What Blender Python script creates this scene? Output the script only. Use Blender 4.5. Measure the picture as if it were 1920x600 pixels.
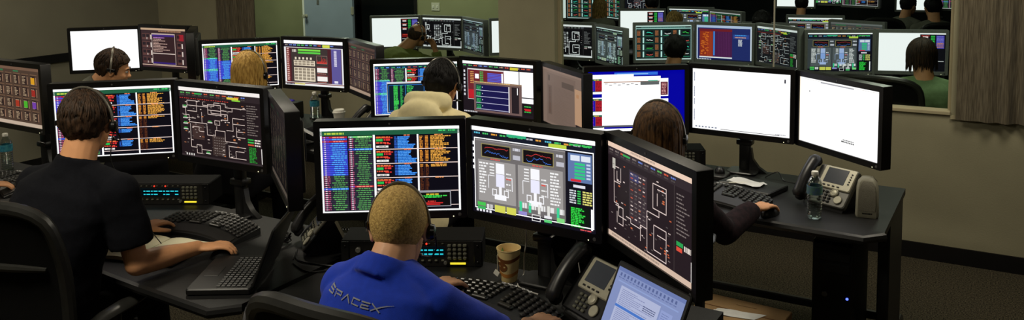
import bpy, bmesh, math, random
import numpy as np
from mathutils import Vector as V, Matrix, noise
from mathutils.bvhtree import BVHTree

for o in list(bpy.data.objects):
    bpy.data.objects.remove(o)
SC = bpy.context.scene
COL = SC.collection
R = math.radians

# ------------------------------------------------------------------ camera
EYE = V((0, 0, 1.96))
cam_d = bpy.data.cameras.new('camera')
cam = bpy.data.objects.new('camera', cam_d)
COL.objects.link(cam)
cam.location = EYE
cam.rotation_euler = (Matrix.Rotation(R(31), 3, 'Z') @ Matrix.Rotation(R(90 - 6.0066), 3, 'X') @ Matrix.Rotation(R(-0.966), 3, 'Z')).to_euler()
cam_d.sensor_width = 36
cam_d.lens = 1602.3 / 1920 * 36
cam_d.shift_y = -238.78 / 1920
cam_d.clip_start = 0.05
SC.camera = cam

# ------------------------------------------------------------------ light and exposure
SC.view_settings.view_transform = 'Standard'
SC.view_settings.look = 'None'
SC.view_settings.exposure = 0.0
SC.view_settings.gamma = 1.0
SC.view_settings.use_curve_mapping = False
world = bpy.data.worlds.new('world')
SC.world = world
world.use_nodes = True
world.node_tree.nodes['Background'].inputs[0].default_value = (0.0, 0.0, 0.0, 1)


def overhead_area_light(x, y, z, sx, sy, power, color):
    d = bpy.data.lights.new('overhead_area_light', 'AREA')
    d.shape = 'RECTANGLE'
    d.size, d.size_y = sx, sy
    d.energy = power
    d.color = color
    o = bpy.data.objects.new('overhead_area_light', d)
    o.location = (x, y, z)
    COL.objects.link(o)
    return o


WARM = (1.0, 0.91, 0.73)
for (lx, ly, p) in [(-2.6, 0.9, 42), (-5.6, 0.9, 26), (0.5, 1.4, 5), (-1.6, 3.9, 22), (-4.6, 3.9, 26), (-6.6, 3.0, 16), (0.0, 4.5, 22)]:
    overhead_area_light(lx, ly, 2.74, 0.6, 0.6, p, WARM)
for (lx, ly, p) in [(-6.3, 7.9, 40), (-8.9, 7.7, 46), (-2.6, 7.0, 9), (-0.6, 7.0, 18), (-3.0, 11.0, 10)]:  # second light is added to brighten the green wall left of the door
    overhead_area_light(lx, ly, 2.74, 0.6, 0.6, p, (0.95, 1.0, 0.8))


# ------------------------------------------------------------------ materials
def srgb(c):
    return tuple(((x / 255) / 12.92 if x / 255 <= 0.04045 else ((x / 255 + 0.055) / 1.055) ** 2.4) for x in c)


def mat(name, rgb, rough=0.5, metal=0.0, spec=0.5, var=0.0, scale=20.0, bump=0.0, bscale=200.0, emit=None, estr=1.0, trans=0.0, ior=1.45, sheen=0.0, stretch=None, rgb2=None):
    m = bpy.data.materials.new(name)
    m.use_nodes = True
    nt = m.node_tree
    b = nt.nodes['Principled BSDF']
    col = srgb(rgb)
    b.inputs['Base Color'].default_value = (*col, 1)
    b.inputs['Roughness'].default_value = rough
    b.inputs['Metallic'].default_value = metal
    b.inputs['Specular IOR Level'].default_value = spec
    b.inputs['IOR'].default_value = ior
    b.inputs['Transmission Weight'].default_value = trans
    b.inputs['Sheen Weight'].default_value = sheen
    tc = nt.nodes.new('ShaderNodeTexCoord')
    src = tc.outputs['Object']
    if stretch:
        mp = nt.nodes.new('ShaderNodeMapping')
        mp.inputs['Scale'].default_value = stretch
        nt.links.new(src, mp.inputs[0])
        src = mp.outputs[0]
    if var or rgb2:
        n = nt.nodes.new('ShaderNodeTexNoise')
        n.inputs['Scale'].default_value = scale
        n.inputs['Detail'].default_value = 6
        nt.links.new(src, n.inputs['Vector'])
        r = nt.nodes.new('ShaderNodeValToRGB')
        c2 = srgb(rgb2) if rgb2 else tuple(min(1, x * (1 + var)) for x in col)
        c1 = col if rgb2 else tuple(x * (1 - var) for x in col)
        r.color_ramp.elements[0].position = 0.35
        r.color_ramp.elements[1].position = 0.65
        r.color_ramp.elements[0].color = (*c1, 1)
        r.color_ramp.elements[1].color = (*c2, 1)
        nt.links.new(n.outputs['Fac'], r.inputs[0])
        nt.links.new(r.outputs[0], b.inputs['Base Color'])
    if bump:
        n2 = nt.nodes.new('ShaderNodeTexNoise')
        n2.inputs['Scale'].default_value = bscale
        n2.inputs['Detail'].default_value = 4
        nt.links.new(src, n2.inputs['Vector'])
        bp = nt.nodes.new('ShaderNodeBump')
        bp.inputs['Strength'].default_value = bump
        bp.inputs['Distance'].default_value = 0.004
        nt.links.new(n2.outputs['Fac'], bp.inputs['Height'])
        nt.links.new(bp.outputs[0], b.inputs['Normal'])
    if emit:
        b.inputs['Emission Color'].default_value = (*srgb(emit), 1)
        b.inputs['Emission Strength'].default_value = estr
    return m


def glass_mat(name, tint=(1, 1, 1), gloss=0.06):
    m = bpy.data.materials.new(name)
    m.use_nodes = True
    nt = m.node_tree
    nt.nodes.clear()
    out = nt.nodes.new('ShaderNodeOutputMaterial')
    t = nt.nodes.new('ShaderNodeBsdfTransparent')
    t.inputs[0].default_value = (*tint, 1)
    g = nt.nodes.new('ShaderNodeBsdfGlossy')
    g.inputs['Roughness'].default_value = 0.03
    fr = nt.nodes.new('ShaderNodeLayerWeight')
    fr.inputs[0].default_value = 0.2 if gloss < 0.1 else 0.5
    ml = nt.nodes.new('ShaderNodeMath')
    ml.operation = 'MULTIPLY'
    ml.inputs[1].default_value = 0.35 if gloss < 0.1 else 0.9
    nt.links.new(fr.outputs['Fresnel' if gloss < 0.1 else 'Facing'], ml.inputs[0])
    mx = nt.nodes.new('ShaderNodeMixShader')
    nt.links.new(ml.outputs[0], mx.inputs[0])
    nt.links.new(t.outputs[0], mx.inputs[1])
    nt.links.new(g.outputs[0], mx.inputs[2])
    nt.links.new(mx.outputs[0], out.inputs[0])
    return m


M = {}
M['wall'] = mat('wall_paint', (146, 141, 116), 0.85, spec=0.2, var=0.05, scale=3, bump=0.15, bscale=120)
M['wall_green'] = mat('wall_paint_green', (140, 140, 104), 0.85, spec=0.2, var=0.05, scale=3, bump=0.1, bscale=120)
M['wall_grey'] = mat('wall_paint_grey', (124, 121, 104), 0.85, spec=0.2, var=0.05, scale=3, bump=0.15, bscale=120)
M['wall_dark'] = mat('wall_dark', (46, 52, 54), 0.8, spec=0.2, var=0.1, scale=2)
M['sill'] = mat('sill_trim', (165, 155, 125), 0.6, spec=0.3, var=0.05, scale=8)
M['base'] = mat('baseboard_black', (16, 14, 13), 0.6, spec=0.3, var=0.1, scale=10)
M['rail'] = mat('rail_black', (14, 14, 15), 0.5, spec=0.3, var=0.1, scale=10)
M['carpet'] = mat('carpet', (12, 11, 10), 0.95, spec=0.1, bump=0.8, bscale=160, scale=130, rgb2=(86, 80, 64))
M['carpet2'] = mat('carpet_dark', (24, 24, 24), 0.95, spec=0.1, bump=0.8, bscale=160, scale=130, rgb2=(60, 60, 56))
M['ceiling'] = mat('ceiling_tile', (150, 146, 134), 0.9, spec=0.1, var=0.05, scale=6)
M['curtain'] = mat('curtain_cloth', (108, 100, 83), 0.95, spec=0.1, sheen=0.1, scale=60, rgb2=(72, 65, 53), stretch=(3, 3, 0.15))
M['door'] = mat('door_paint', (138, 148, 160), 0.5, spec=0.3, var=0.04, scale=4)
M['plate'] = mat('switch_plate', (196, 192, 170), 0.5, spec=0.4, var=0.03, scale=20)
M['bezel'] = mat('bezel_plastic', (13, 13, 14), 0.32, spec=0.5, var=0.1, scale=60, bump=0.05, bscale=500)
M['bezel2'] = mat('bezel_grey_plastic', (118, 120, 116), 0.45, spec=0.5, var=0.06, scale=60, bump=0.05, bscale=500)
M['shell'] = mat('shell_plastic', (30, 29, 28), 0.45, spec=0.5, var=0.1, scale=40, bump=0.08, bscale=400)
M['shell_grey'] = mat('shell_grey', (120, 120, 116), 0.5, spec=0.4, var=0.06, scale=40)
M['emblem'] = mat('emblem_metal', (105, 105, 105), 0.35, metal=0.6, var=0.05, scale=60)
M['led_w'] = mat('led_white', (240, 240, 200), 0.4, emit=(255, 250, 200), estr=1.6)
M['led_b'] = mat('led_blue', (60, 80, 255), 0.4, emit=(70, 90, 255), estr=4)
M['led_y'] = mat('led_yellow', (230, 210, 60), 0.4, emit=(235, 215, 50), estr=1.0)
M['led_r'] = mat('led_red', (255, 70, 40), 0.4, emit=(255, 60, 40), estr=1.0)
M['desk'] = mat('desk_laminate', (22, 22, 22), 0.5, spec=0.28, var=0.12, scale=60, bump=0.1, bscale=350)
M['desk_edge'] = mat('desk_edge_rubber', (24, 24, 24), 0.38, spec=0.5, var=0.1, scale=30)
M['desk_side'] = mat('desk_side_panel', (20, 20, 20), 0.5, spec=0.4, var=0.1, scale=30)
M['steel'] = mat('black_steel', (18, 18, 18), 0.35, spec=0.5, metal=0.0, var=0.1, scale=30)
M['kb'] = mat('keyboard_plastic', (18, 18, 18), 0.45, spec=0.5, var=0.1, scale=60)
M['key'] = mat('key_plastic', (38, 37, 35), 0.3, spec=0.55, var=0.12, scale=90)
M['keysil'] = mat('key_silver', (160, 160, 160), 0.3, metal=0.4, var=0.05, scale=90)
M['phone_dark'] = mat('phone_dark', (24, 24, 25), 0.35, spec=0.5, var=0.08, scale=40)
M['phone_sil'] = mat('phone_silver', (172, 168, 148), 0.4, metal=0.25, var=0.05, scale=60)
M['phone_sil_d'] = mat('phone_grey', (105, 104, 98), 0.4, metal=0.25, var=0.05, scale=60)
M['phone_lcd'] = mat('phone_lcd', (40, 42, 42), 0.2, var=0.05, scale=30, emit=(60, 62, 66), estr=0.35)
M['comm'] = mat('panel_metal', (34, 33, 31), 0.4, metal=0.2, var=0.1, scale=60)
M['case'] = mat('case_black', (8, 8, 8), 0.7, spec=0.12, var=0.1, scale=40)
M['commkey'] = mat('panel_key', (92, 92, 78), 0.4, var=0.08, scale=60)
M['cyan'] = mat('display_cyan', (40, 200, 220), 0.4, emit=(40, 205, 225), estr=0.9)
M['lcdbg'] = mat('display_glass', (4, 12, 18), 0.15, var=0.05, scale=30, emit=(2, 14, 20), estr=0.5)
M['chair'] = mat('chair_black', (15, 15, 15), 0.42, spec=0.5, var=0.12, scale=40, bump=0.1, bscale=300)
M['chair_rim'] = mat('chair_rim_plastic', (36, 36, 34), 0.3, spec=0.5, var=0.1, scale=30)
M['chair_mesh'] = mat('chair_mesh_fabric', (10, 10, 10), 0.8, spec=0.2, var=0.15, scale=250, bump=0.5, bscale=600)
M['skin'] = mat('skin', (212, 154, 110), 0.5, spec=0.35, var=0.05, scale=25, bump=0.08, bscale=180)
M['skin2'] = mat('skin_pale', (206, 156, 120), 0.5, spec=0.35, var=0.05, scale=25, bump=0.08, bscale=180)
M['skin3'] = mat('skin_tan', (176, 126, 88), 0.5, spec=0.35, var=0.05, scale=25)
M['lip'] = mat('lips', (150, 90, 76), 0.45, var=0.05, scale=40)
M['eye'] = mat('eye_white', (210, 205, 195), 0.2, var=0.02, scale=20)
M['iris'] = mat('iris', (40, 28, 20), 0.2, var=0.1, scale=90)


def hairmat(name, a, b, rough=0.55):
    return mat(name, a, rough, spec=0.22, scale=90, rgb2=b, bump=0.6, bscale=300, stretch=(1, 1, 0.25))


M['hair_dark'] = hairmat('hair_dark_brown', (30, 22, 16), (64, 46, 32))
M['hair_black'] = hairmat('hair_black', (8, 7, 7), (20, 17, 16))
M['hair_blond'] = hairmat('hair_blond', (150, 112, 50), (214, 172, 92))
M['hair_buzz'] = mat('hair_buzz', (150, 120, 62), 0.6, spec=0.3, scale=160, rgb2=(206, 172, 100), bump=0.9, bscale=420)
M['hair_brown'] = hairmat('hair_brown', (40, 26, 16), (100, 70, 40))
M['hair_sand'] = hairmat('hair_sand', (96, 76, 40), (168, 136, 76))
M['navy'] = mat('cloth_navy', (14, 15, 20), 0.9, spec=0.12, sheen=0.0, var=0.12, scale=90, bump=0.25, bscale=500)
M['blue'] = mat('cloth_royal_blue', (15, 50, 166), 0.8, spec=0.2, sheen=0.1, var=0.06, scale=60, bump=0.2, bscale=500)
M['cream'] = mat('cloth_cream', (232, 218, 170), 0.9, spec=0.15, sheen=0.15, var=0.04, scale=40, bump=0.25, bscale=400)
M['black_cloth'] = mat('cloth_black', (14, 14, 16), 0.9, spec=0.15, var=0.12, scale=60, bump=0.2, bscale=400)
M['plaid'] = mat('cloth_plum', (44, 30, 34), 0.9, spec=0.15, scale=40, rgb2=(26, 20, 24), bump=0.2, bscale=400)
M['grey_cloth'] = mat('cloth_grey', (104, 104, 92), 0.9, spec=0.15, var=0.06, scale=60, bump=0.2, bscale=400)
M['olive'] = mat('cloth_olive', (92, 100, 46), 0.9, spec=0.15, var=0.08, scale=60, bump=0.2, bscale=400)
M['green_cloth'] = mat('cloth_grey_green', (120, 146, 104), 0.9, spec=0.15, var=0.06, scale=60, bump=0.2, bscale=400)
M['denim'] = mat('cloth_dark_trousers', (16, 16, 20), 0.9, spec=0.15, var=0.12, scale=80, bump=0.2, bscale=400)
M['print'] = mat('shirt_print', (128, 131, 138), 0.7, spec=0.2, var=0.1, scale=200)
M['paper'] = mat('paper', (240, 233, 200), 0.8, spec=0.2, var=0.02, scale=20)
M['white'] = mat('white_plastic', (222, 220, 208), 0.45, spec=0.4, var=0.02, scale=20)
M['card'] = mat('cardboard', (150, 122, 86), 0.85, spec=0.15, var=0.06, scale=14, bump=0.1, bscale=150)
M['tape'] = mat('packing_label', (215, 215, 212), 0.35, spec=0.5, var=0.08, scale=25)
M['cup'] = mat('cup_paper', (214, 190, 132), 0.6, spec=0.3, var=0.03, scale=20)
M['cup_in'] = mat('cup_inside', (226, 218, 196), 0.6, spec=0.3, var=0.02, scale=20)
M['cup_band'] = mat('cup_band_brown', (104, 62, 28), 0.6, spec=0.3, var=0.1, scale=60)
M['cup_band_r'] = mat('cup_band_tan', (170, 112, 52), 0.6, spec=0.3, var=0.1, scale=60)
M['tea'] = mat('teabag_green', (96, 140, 70), 0.7, var=0.06, scale=40)
M['bottle'] = glass_mat('bottle_plastic', (0.86, 0.9, 0.88), 0.5)
M['water'] = glass_mat('bottle_water', (0.9, 0.95, 0.93), 0.05)
M['label_teal'] = mat('bottle_label_teal', (70, 150, 160), 0.5, spec=0.3, scale=60, rgb2=(30, 100, 130))
M['label_green'] = mat('bottle_label_green', (96, 140, 110), 0.5, spec=0.3, scale=60, rgb2=(84, 110, 150))
M['pane'] = glass_mat('window_glass', (0.86, 0.9, 0.88), 0.05)
M['cable'] = mat('cable_black', (14, 14, 14), 0.4, var=0.1, scale=60)
M['cable_g'] = mat('cable_grey', (176, 174, 166), 0.4, var=0.1, scale=60)
M['speaker'] = mat('speaker_grey', (134, 131, 114), 0.5, spec=0.4, var=0.04, scale=40)
M['speaker_g'] = mat('speaker_grille', (116, 112, 98), 0.7, spec=0.3, var=0.1, scale=300, bump=0.5, bscale=700)
M['orange'] = mat('orange_plastic', (226, 110, 50), 0.4, var=0.05, scale=30)
M['purple'] = mat('purple_cloth', (70, 50, 190), 0.7, var=0.08, scale=30)
M['headset'] = mat('headset_black', (16, 16, 16), 0.25, spec=0.6, var=0.1, scale=60)
M['headband'] = mat('headband_steel', (128, 124, 114), 0.3, metal=0.6, var=0.1, scale=60)
M['watch'] = mat('watch_steel', (150, 148, 140), 0.25, metal=0.9, var=0.05, scale=80)

sm = bpy.data.materials.new('screen_light')
sm.use_nodes = True
_nt = sm.node_tree
_b = _nt.nodes['Principled BSDF']
_b.inputs['Base Color'].default_value = (0.004, 0.004, 0.005, 1)
_b.inputs['Roughness'].default_value = 0.35
_b.inputs['Specular IOR Level'].default_value = 0.12
_a = _nt.nodes.new('ShaderNodeAttribute')
_a.attribute_name = 'pixels'
_nt.links.new(_a.outputs['Color'], _b.inputs['Emission Color'])
_b.inputs['Emission Strength'].default_value = 1.0
M['screen'] = sm


# ------------------------------------------------------------------ mesh helpers
def frame(R3, c):
    m = R3.to_4x4()
    m.translation = c
    return m


def add_box(bm, c, s, rot=None, bev=0.0, seg=1):
    g = bmesh.ops.create_cube(bm, size=1.0)
    vs = g['verts']
    for v in vs:
        v.co = V((v.co.x * s[0], v.co.y * s[1], v.co.z * s[2]))
    if bev > 0:
        es = list({e for v in vs for e in v.link_edges})
        r = bmesh.ops.bevel(bm, geom=es, offset=min(bev, min(s) * 0.45), segments=seg, profile=0.5, affect='EDGES')
        vs = list({v for f in r['faces'] for v in f.verts} | {v for v in vs if v.is_valid})
    for v in vs:
        p = rot @ v.co if rot else v.co
        v.co = p + V(c)
    return vs


def add_tube(bm, pts, r, n=8, caps=True, flat=1.0):
    pts = [V(p) for p in pts]
    rs = list(r) if hasattr(r, '__len__') else [r] * len(pts)
    t0 = (pts[1] - pts[0]).normalized()
    up = V((0, 0, 1)) if abs(t0.z) < 0.9 else V((1, 0, 0))
    a = t0.cross(up).normalized()
    rings = []
    for i, p in enumerate(pts):
        t = (pts[min(i + 1, len(pts) - 1)] - pts[max(i - 1, 0)])
        if t.length < 1e-9:
            t = t0
        t.normalize()
        a = (a - t * a.dot(t))
        a = a.normalized() if a.length > 1e-6 else t.orthogonal().normalized()
        b = t.cross(a)
        rings.append([bm.verts.new(p + a * (rs[i] * math.cos(2 * math.pi * k / n)) + b * (rs[i] * flat * math.sin(2 * math.pi * k / n))) for k in range(n)])
    skin(bm, rings, caps)


def skin(bm, rings, caps=True):
    n = len(rings[0])
    for i in range(len(rings) - 1):
        for k in range(n):
            bm.faces.new((rings[i][k], rings[i][(k + 1) % n], rings[i + 1][(k + 1) % n], rings[i + 1][k]))
    if caps:
        bm.faces.new(rings[0][::-1])
        bm.faces.new(rings[-1])


def add_lathe(bm, prof, n=24, c=(0, 0, 0), rot=None, caps=True):
    rings = []
    for (r, z) in prof:
        ring = []
        for k in range(n):
            p = V((r * math.cos(2 * math.pi * k / n), r * math.sin(2 * math.pi * k / n), z))
            if rot:
                p = rot @ p
            ring.append(bm.verts.new(p + V(c)))
        rings.append(ring)
    skin(bm, rings, caps)


def add_ell(bm, c, r, rot=None, u=20, v=12):
    g = bmesh.ops.create_uvsphere(bm, u_segments=u, v_segments=v, radius=1.0)
    for w in g['verts']:
        p = V((w.co.x * r[0], w.co.y * r[1], w.co.z * r[2]))
        if rot:
            p = rot @ p
        w.co = p + V(c)


def add_prism(bm, poly, z0, z1):
    lo = [bm.verts.new((x, y, z0)) for x, y in poly]
    hi = [bm.verts.new((x, y, z1)) for x, y in poly]
    n = len(poly)
    bm.faces.new(lo[::-1])
    bm.faces.new(hi)
    for i in range(n):
        bm.faces.new((lo[i], lo[(i + 1) % n], hi[(i + 1) % n], hi[i]))


def rrect(w, h, r, n=4):
    out = []
    for (cx, cy, a0) in ((w / 2 - r, h / 2 - r, 0), (-w / 2 + r, h / 2 - r, 90), (-w / 2 + r, -h / 2 + r, 180), (w / 2 - r, -h / 2 + r, 270)):
        for i in range(n + 1):
            a = R(a0 + 90 * i / n)
            out.append((cx + r * math.cos(a), cy + r * math.sin(a)))
    return out


def add_rbox(bm, c, s, r, rot=None):
    """a slab with rounded plan corners: size s, corner radius r in its x-y plane"""
    poly = rrect(s[0], s[1], r)
    e = min(0.004, s[2] * 0.3)
    rings = []
    for (z, k) in ((-s[2] / 2, e), (-s[2] / 2 + e, 0), (s[2] / 2 - e, 0), (s[2] / 2, e)):
        ring = []
        for (x, y) in poly:
            p = V((x * (1 - 2 * k / s[0]), y * (1 - 2 * k / s[1]), z))
            if rot:
                p = rot @ p
            ring.append(bm.verts.new(p + V(c)))
        rings.append(ring)
    skin(bm, rings, True)


def obj(name, bm, m, parent=None, smooth=True, angle=35, loc=(0, 0, 0), rotz=0.0, label=None, fix=True):
    if isinstance(bm, bmesh.types.BMesh):
        if fix:
            bmesh.ops.recalc_face_normals(bm, faces=bm.faces)
        me = bpy.data.meshes.new(name)
        bm.to_mesh(me)
        bm.free()
    else:
        me = bm
    me.materials.clear()
    me.materials.append(M[m] if isinstance(m, str) else m)
    if smooth:
        me.shade_smooth()
        me.set_sharp_from_angle(angle=R(angle))
    o = bpy.data.objects.new(name, me)
    COL.objects.link(o)
    o.location = loc
    o.rotation_euler = (0, 0, rotz)
    if parent:
        o.parent = parent
    if label:
        o['label'] = label
    return o


def NB():
    return bmesh.new()


def thing(name, label, cat, loc=(0, 0, 0), rotz=0.0, group=None):
    o = bpy.data.objects.new(name, None)
    o.empty_display_size = 0.1
    COL.objects.link(o)
    o.location = loc
    o.rotation_euler = (0, 0, rotz)
    return tag(o, label, cat, group)


def tag(o, label, cat, group=None):
    o['label'] = label
    o['category'] = cat
    if group:
        o['group'] = group
    return o


def struct(name, bm, m, smooth=False, parent=None):
    o = obj(name, bm, m, parent, smooth)
    o['kind'] = 'structure'
    return o


def dup(root, loc, rotz, label, group=None):
    r = root.copy()
    COL.objects.link(r)
    r.location = loc
    r.rotation_euler = (0, 0, rotz)
    r['label'] = label
    if group:
        r['group'] = group
    for ch in list(root.children):
        c = ch.copy()
        COL.objects.link(c)
        c.parent = r
        for g in list(ch.children):
            d = g.copy()
            COL.objects.link(d)
            d.parent = c
    return r


def remeshed(bm, voxel, it=4):
    """one continuous skin over overlapping closed shapes"""
    me = bpy.data.meshes.new('tmp')
    bmesh.ops.recalc_face_normals(bm, faces=bm.faces)
    bm.to_mesh(me)
    bm.free()
    o = bpy.data.objects.new('tmp', me)
    COL.objects.link(o)
    md = o.modifiers.new('r', 'REMESH')
    md.mode = 'VOXEL'
    md.voxel_size = voxel
    s = o.modifiers.new('s', 'SMOOTH')
    s.factor = 0.5
    s.iterations = it
    dg = bpy.context.evaluated_depsgraph_get()
    out = bpy.data.meshes.new_from_object(o.evaluated_get(dg))
    bpy.data.objects.remove(o)
    bpy.data.meshes.remove(me)
    return out


def wrinkle(me, amp, freq, seed=0.0, squash=(1, 1, 1)):
    n = len(me.vertices)
    co = np.empty(n * 3)
    no = np.empty(n * 3)
    me.vertices.foreach_get('co', co)
    me.vertex_normals.foreach_get('vector', no)
    co = co.reshape(-1, 3)
    no = no.reshape(-1, 3)
    for i in range(n):
        p = V((co[i, 0] * freq * squash[0] + seed, co[i, 1] * freq * squash[1], co[i, 2] * freq * squash[2]))
        w = noise.noise(p) + 0.5 * noise.noise(p * 2.1)
        ridge = 1 - abs(noise.noise(p * 0.8 + V((7, 3, seed)))) * 2
        co[i] += no[i] * amp * (0.6 * w + 0.7 * ridge)
    me.vertices.foreach_set('co', co.ravel())
    me.update()


# ------------------------------------------------------------------ what the screens show
SW, SH = 0.5184, 0.324
WHITE = (255, 255, 255)


class Picture:
    """flat print of one display: coloured rectangles, x and y from its top left corner, 0 to 1"""

    def __init__(s, bg, seed=1, tint=(1, 1, 1), lift=(0, 0, 0), w=SW, h=SH):
        s.q = []
        s.sat = 1.0
        s.rnd = random.Random(seed)
        s.tint, s.lift = tint, lift
        s.w, s.h = w, h
        s.rect(0, 0, 1, 1, bg, 0)

    def rect(s, x0, y0, x1, y1, c, z=1):
        x0, x1 = max(0, min(x0, x1)), min(1, max(x0, x1))
        y0, y1 = max(0, min(y0, y1)), min(1, max(y0, y1))
        if x1 > x0 and y1 > y0:
            s.q.append((x0, y0, x1, y1, c, z))

    def frame(s, x0, y0, x1, y1, t, c, z=1):
        a = t * 0.625
        s.rect(x0, y0, x1, y0 + t, c, z)
        s.rect(x0, y1 - t, x1, y1, c, z)
        s.rect(x0, y0, x0 + a, y1, c, z)
        s.rect(x1 - a, y0, x1, y1, c, z)

    def text(s, x, y, w, h, c, z=2, fill=1.0):
        e = x + w * (fill if fill < 1 else 1)
        while x < e - 0.004:
            l = min(s.rnd.uniform(0.008, 0.035), e - x)
            s.rect(x, y, x + l, y + h, c, z)
            x += l + 0.005

    def lines(s, x, y, w, pitch, n, c, z=2, h=0.55, lo=0.4, hi=1.0):
        for i in range(n):
            s.text(x, y + i * pitch, w * s.rnd.uniform(lo, hi), pitch * h, c, z)

    def path(s, pts, t, c, z=2):
        for (a, b), (p, q) in zip(pts, pts[1:]):
            if abs(a - p) > abs(b - q):
                s.rect(min(a, p), b - t / 2, max(a, p) + t * 0.3, b + t / 2, c, z)
            else:
                s.rect(a - t * 0.31, min(b, q), a + t * 0.31, max(b, q), c, z)

    def graph(s, x0, y0, x1, y1, c, n=30, z=4, lo=0.2, hi=0.8, t=0.006):
        y = s.rnd.uniform(lo, hi)
        for i in range(n):
            y = min(hi, max(lo, y + s.rnd.uniform(-0.15, 0.15)))
            xa = x0 + (x1 - x0) * i / n
            yy = y1 - (y1 - y0) * y
            s.rect(xa, yy, xa + (x1 - x0) / n, yy + t, c, z)

    def mesh(s):
        n = len(s.q)
        co = np.zeros((n * 4, 3))
        cl = np.ones((n * 4, 4))
        for i, (x0, y0, x1, y1, c, z) in enumerate(s.q):
            d = -0.00012 * z
            for k, (x, y) in enumerate(((x0, y1), (x1, y1), (x1, y0), (x0, y0))):
                co[i * 4 + k] = ((x - 0.5) * s.w, d, (0.5 - y) * s.h)
            l = srgb(c)
            g = .3 * l[0] + .6 * l[1] + .1 * l[2]
            l = [g + (v - g) * s.sat for v in l]
            over = 1.12 if c == WHITE else 1.0
            cl[i * 4:i * 4 + 4, :3] = [l[k] * s.tint[k] * over + s.lift[k] for k in range(3)]
        me = bpy.data.meshes.new('screen')
        me.from_pydata([tuple(p) for p in co], [], [(4 * i, 4 * i + 1, 4 * i + 2, 4 * i + 3) for i in range(n)])
        a = me.color_attributes.new('pixels', 'FLOAT_COLOR', 'POINT')
        a.data.foreach_set('color', cl.ravel())
        return me


LIFT = (0.0025, 0.002, 0.0028)


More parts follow.
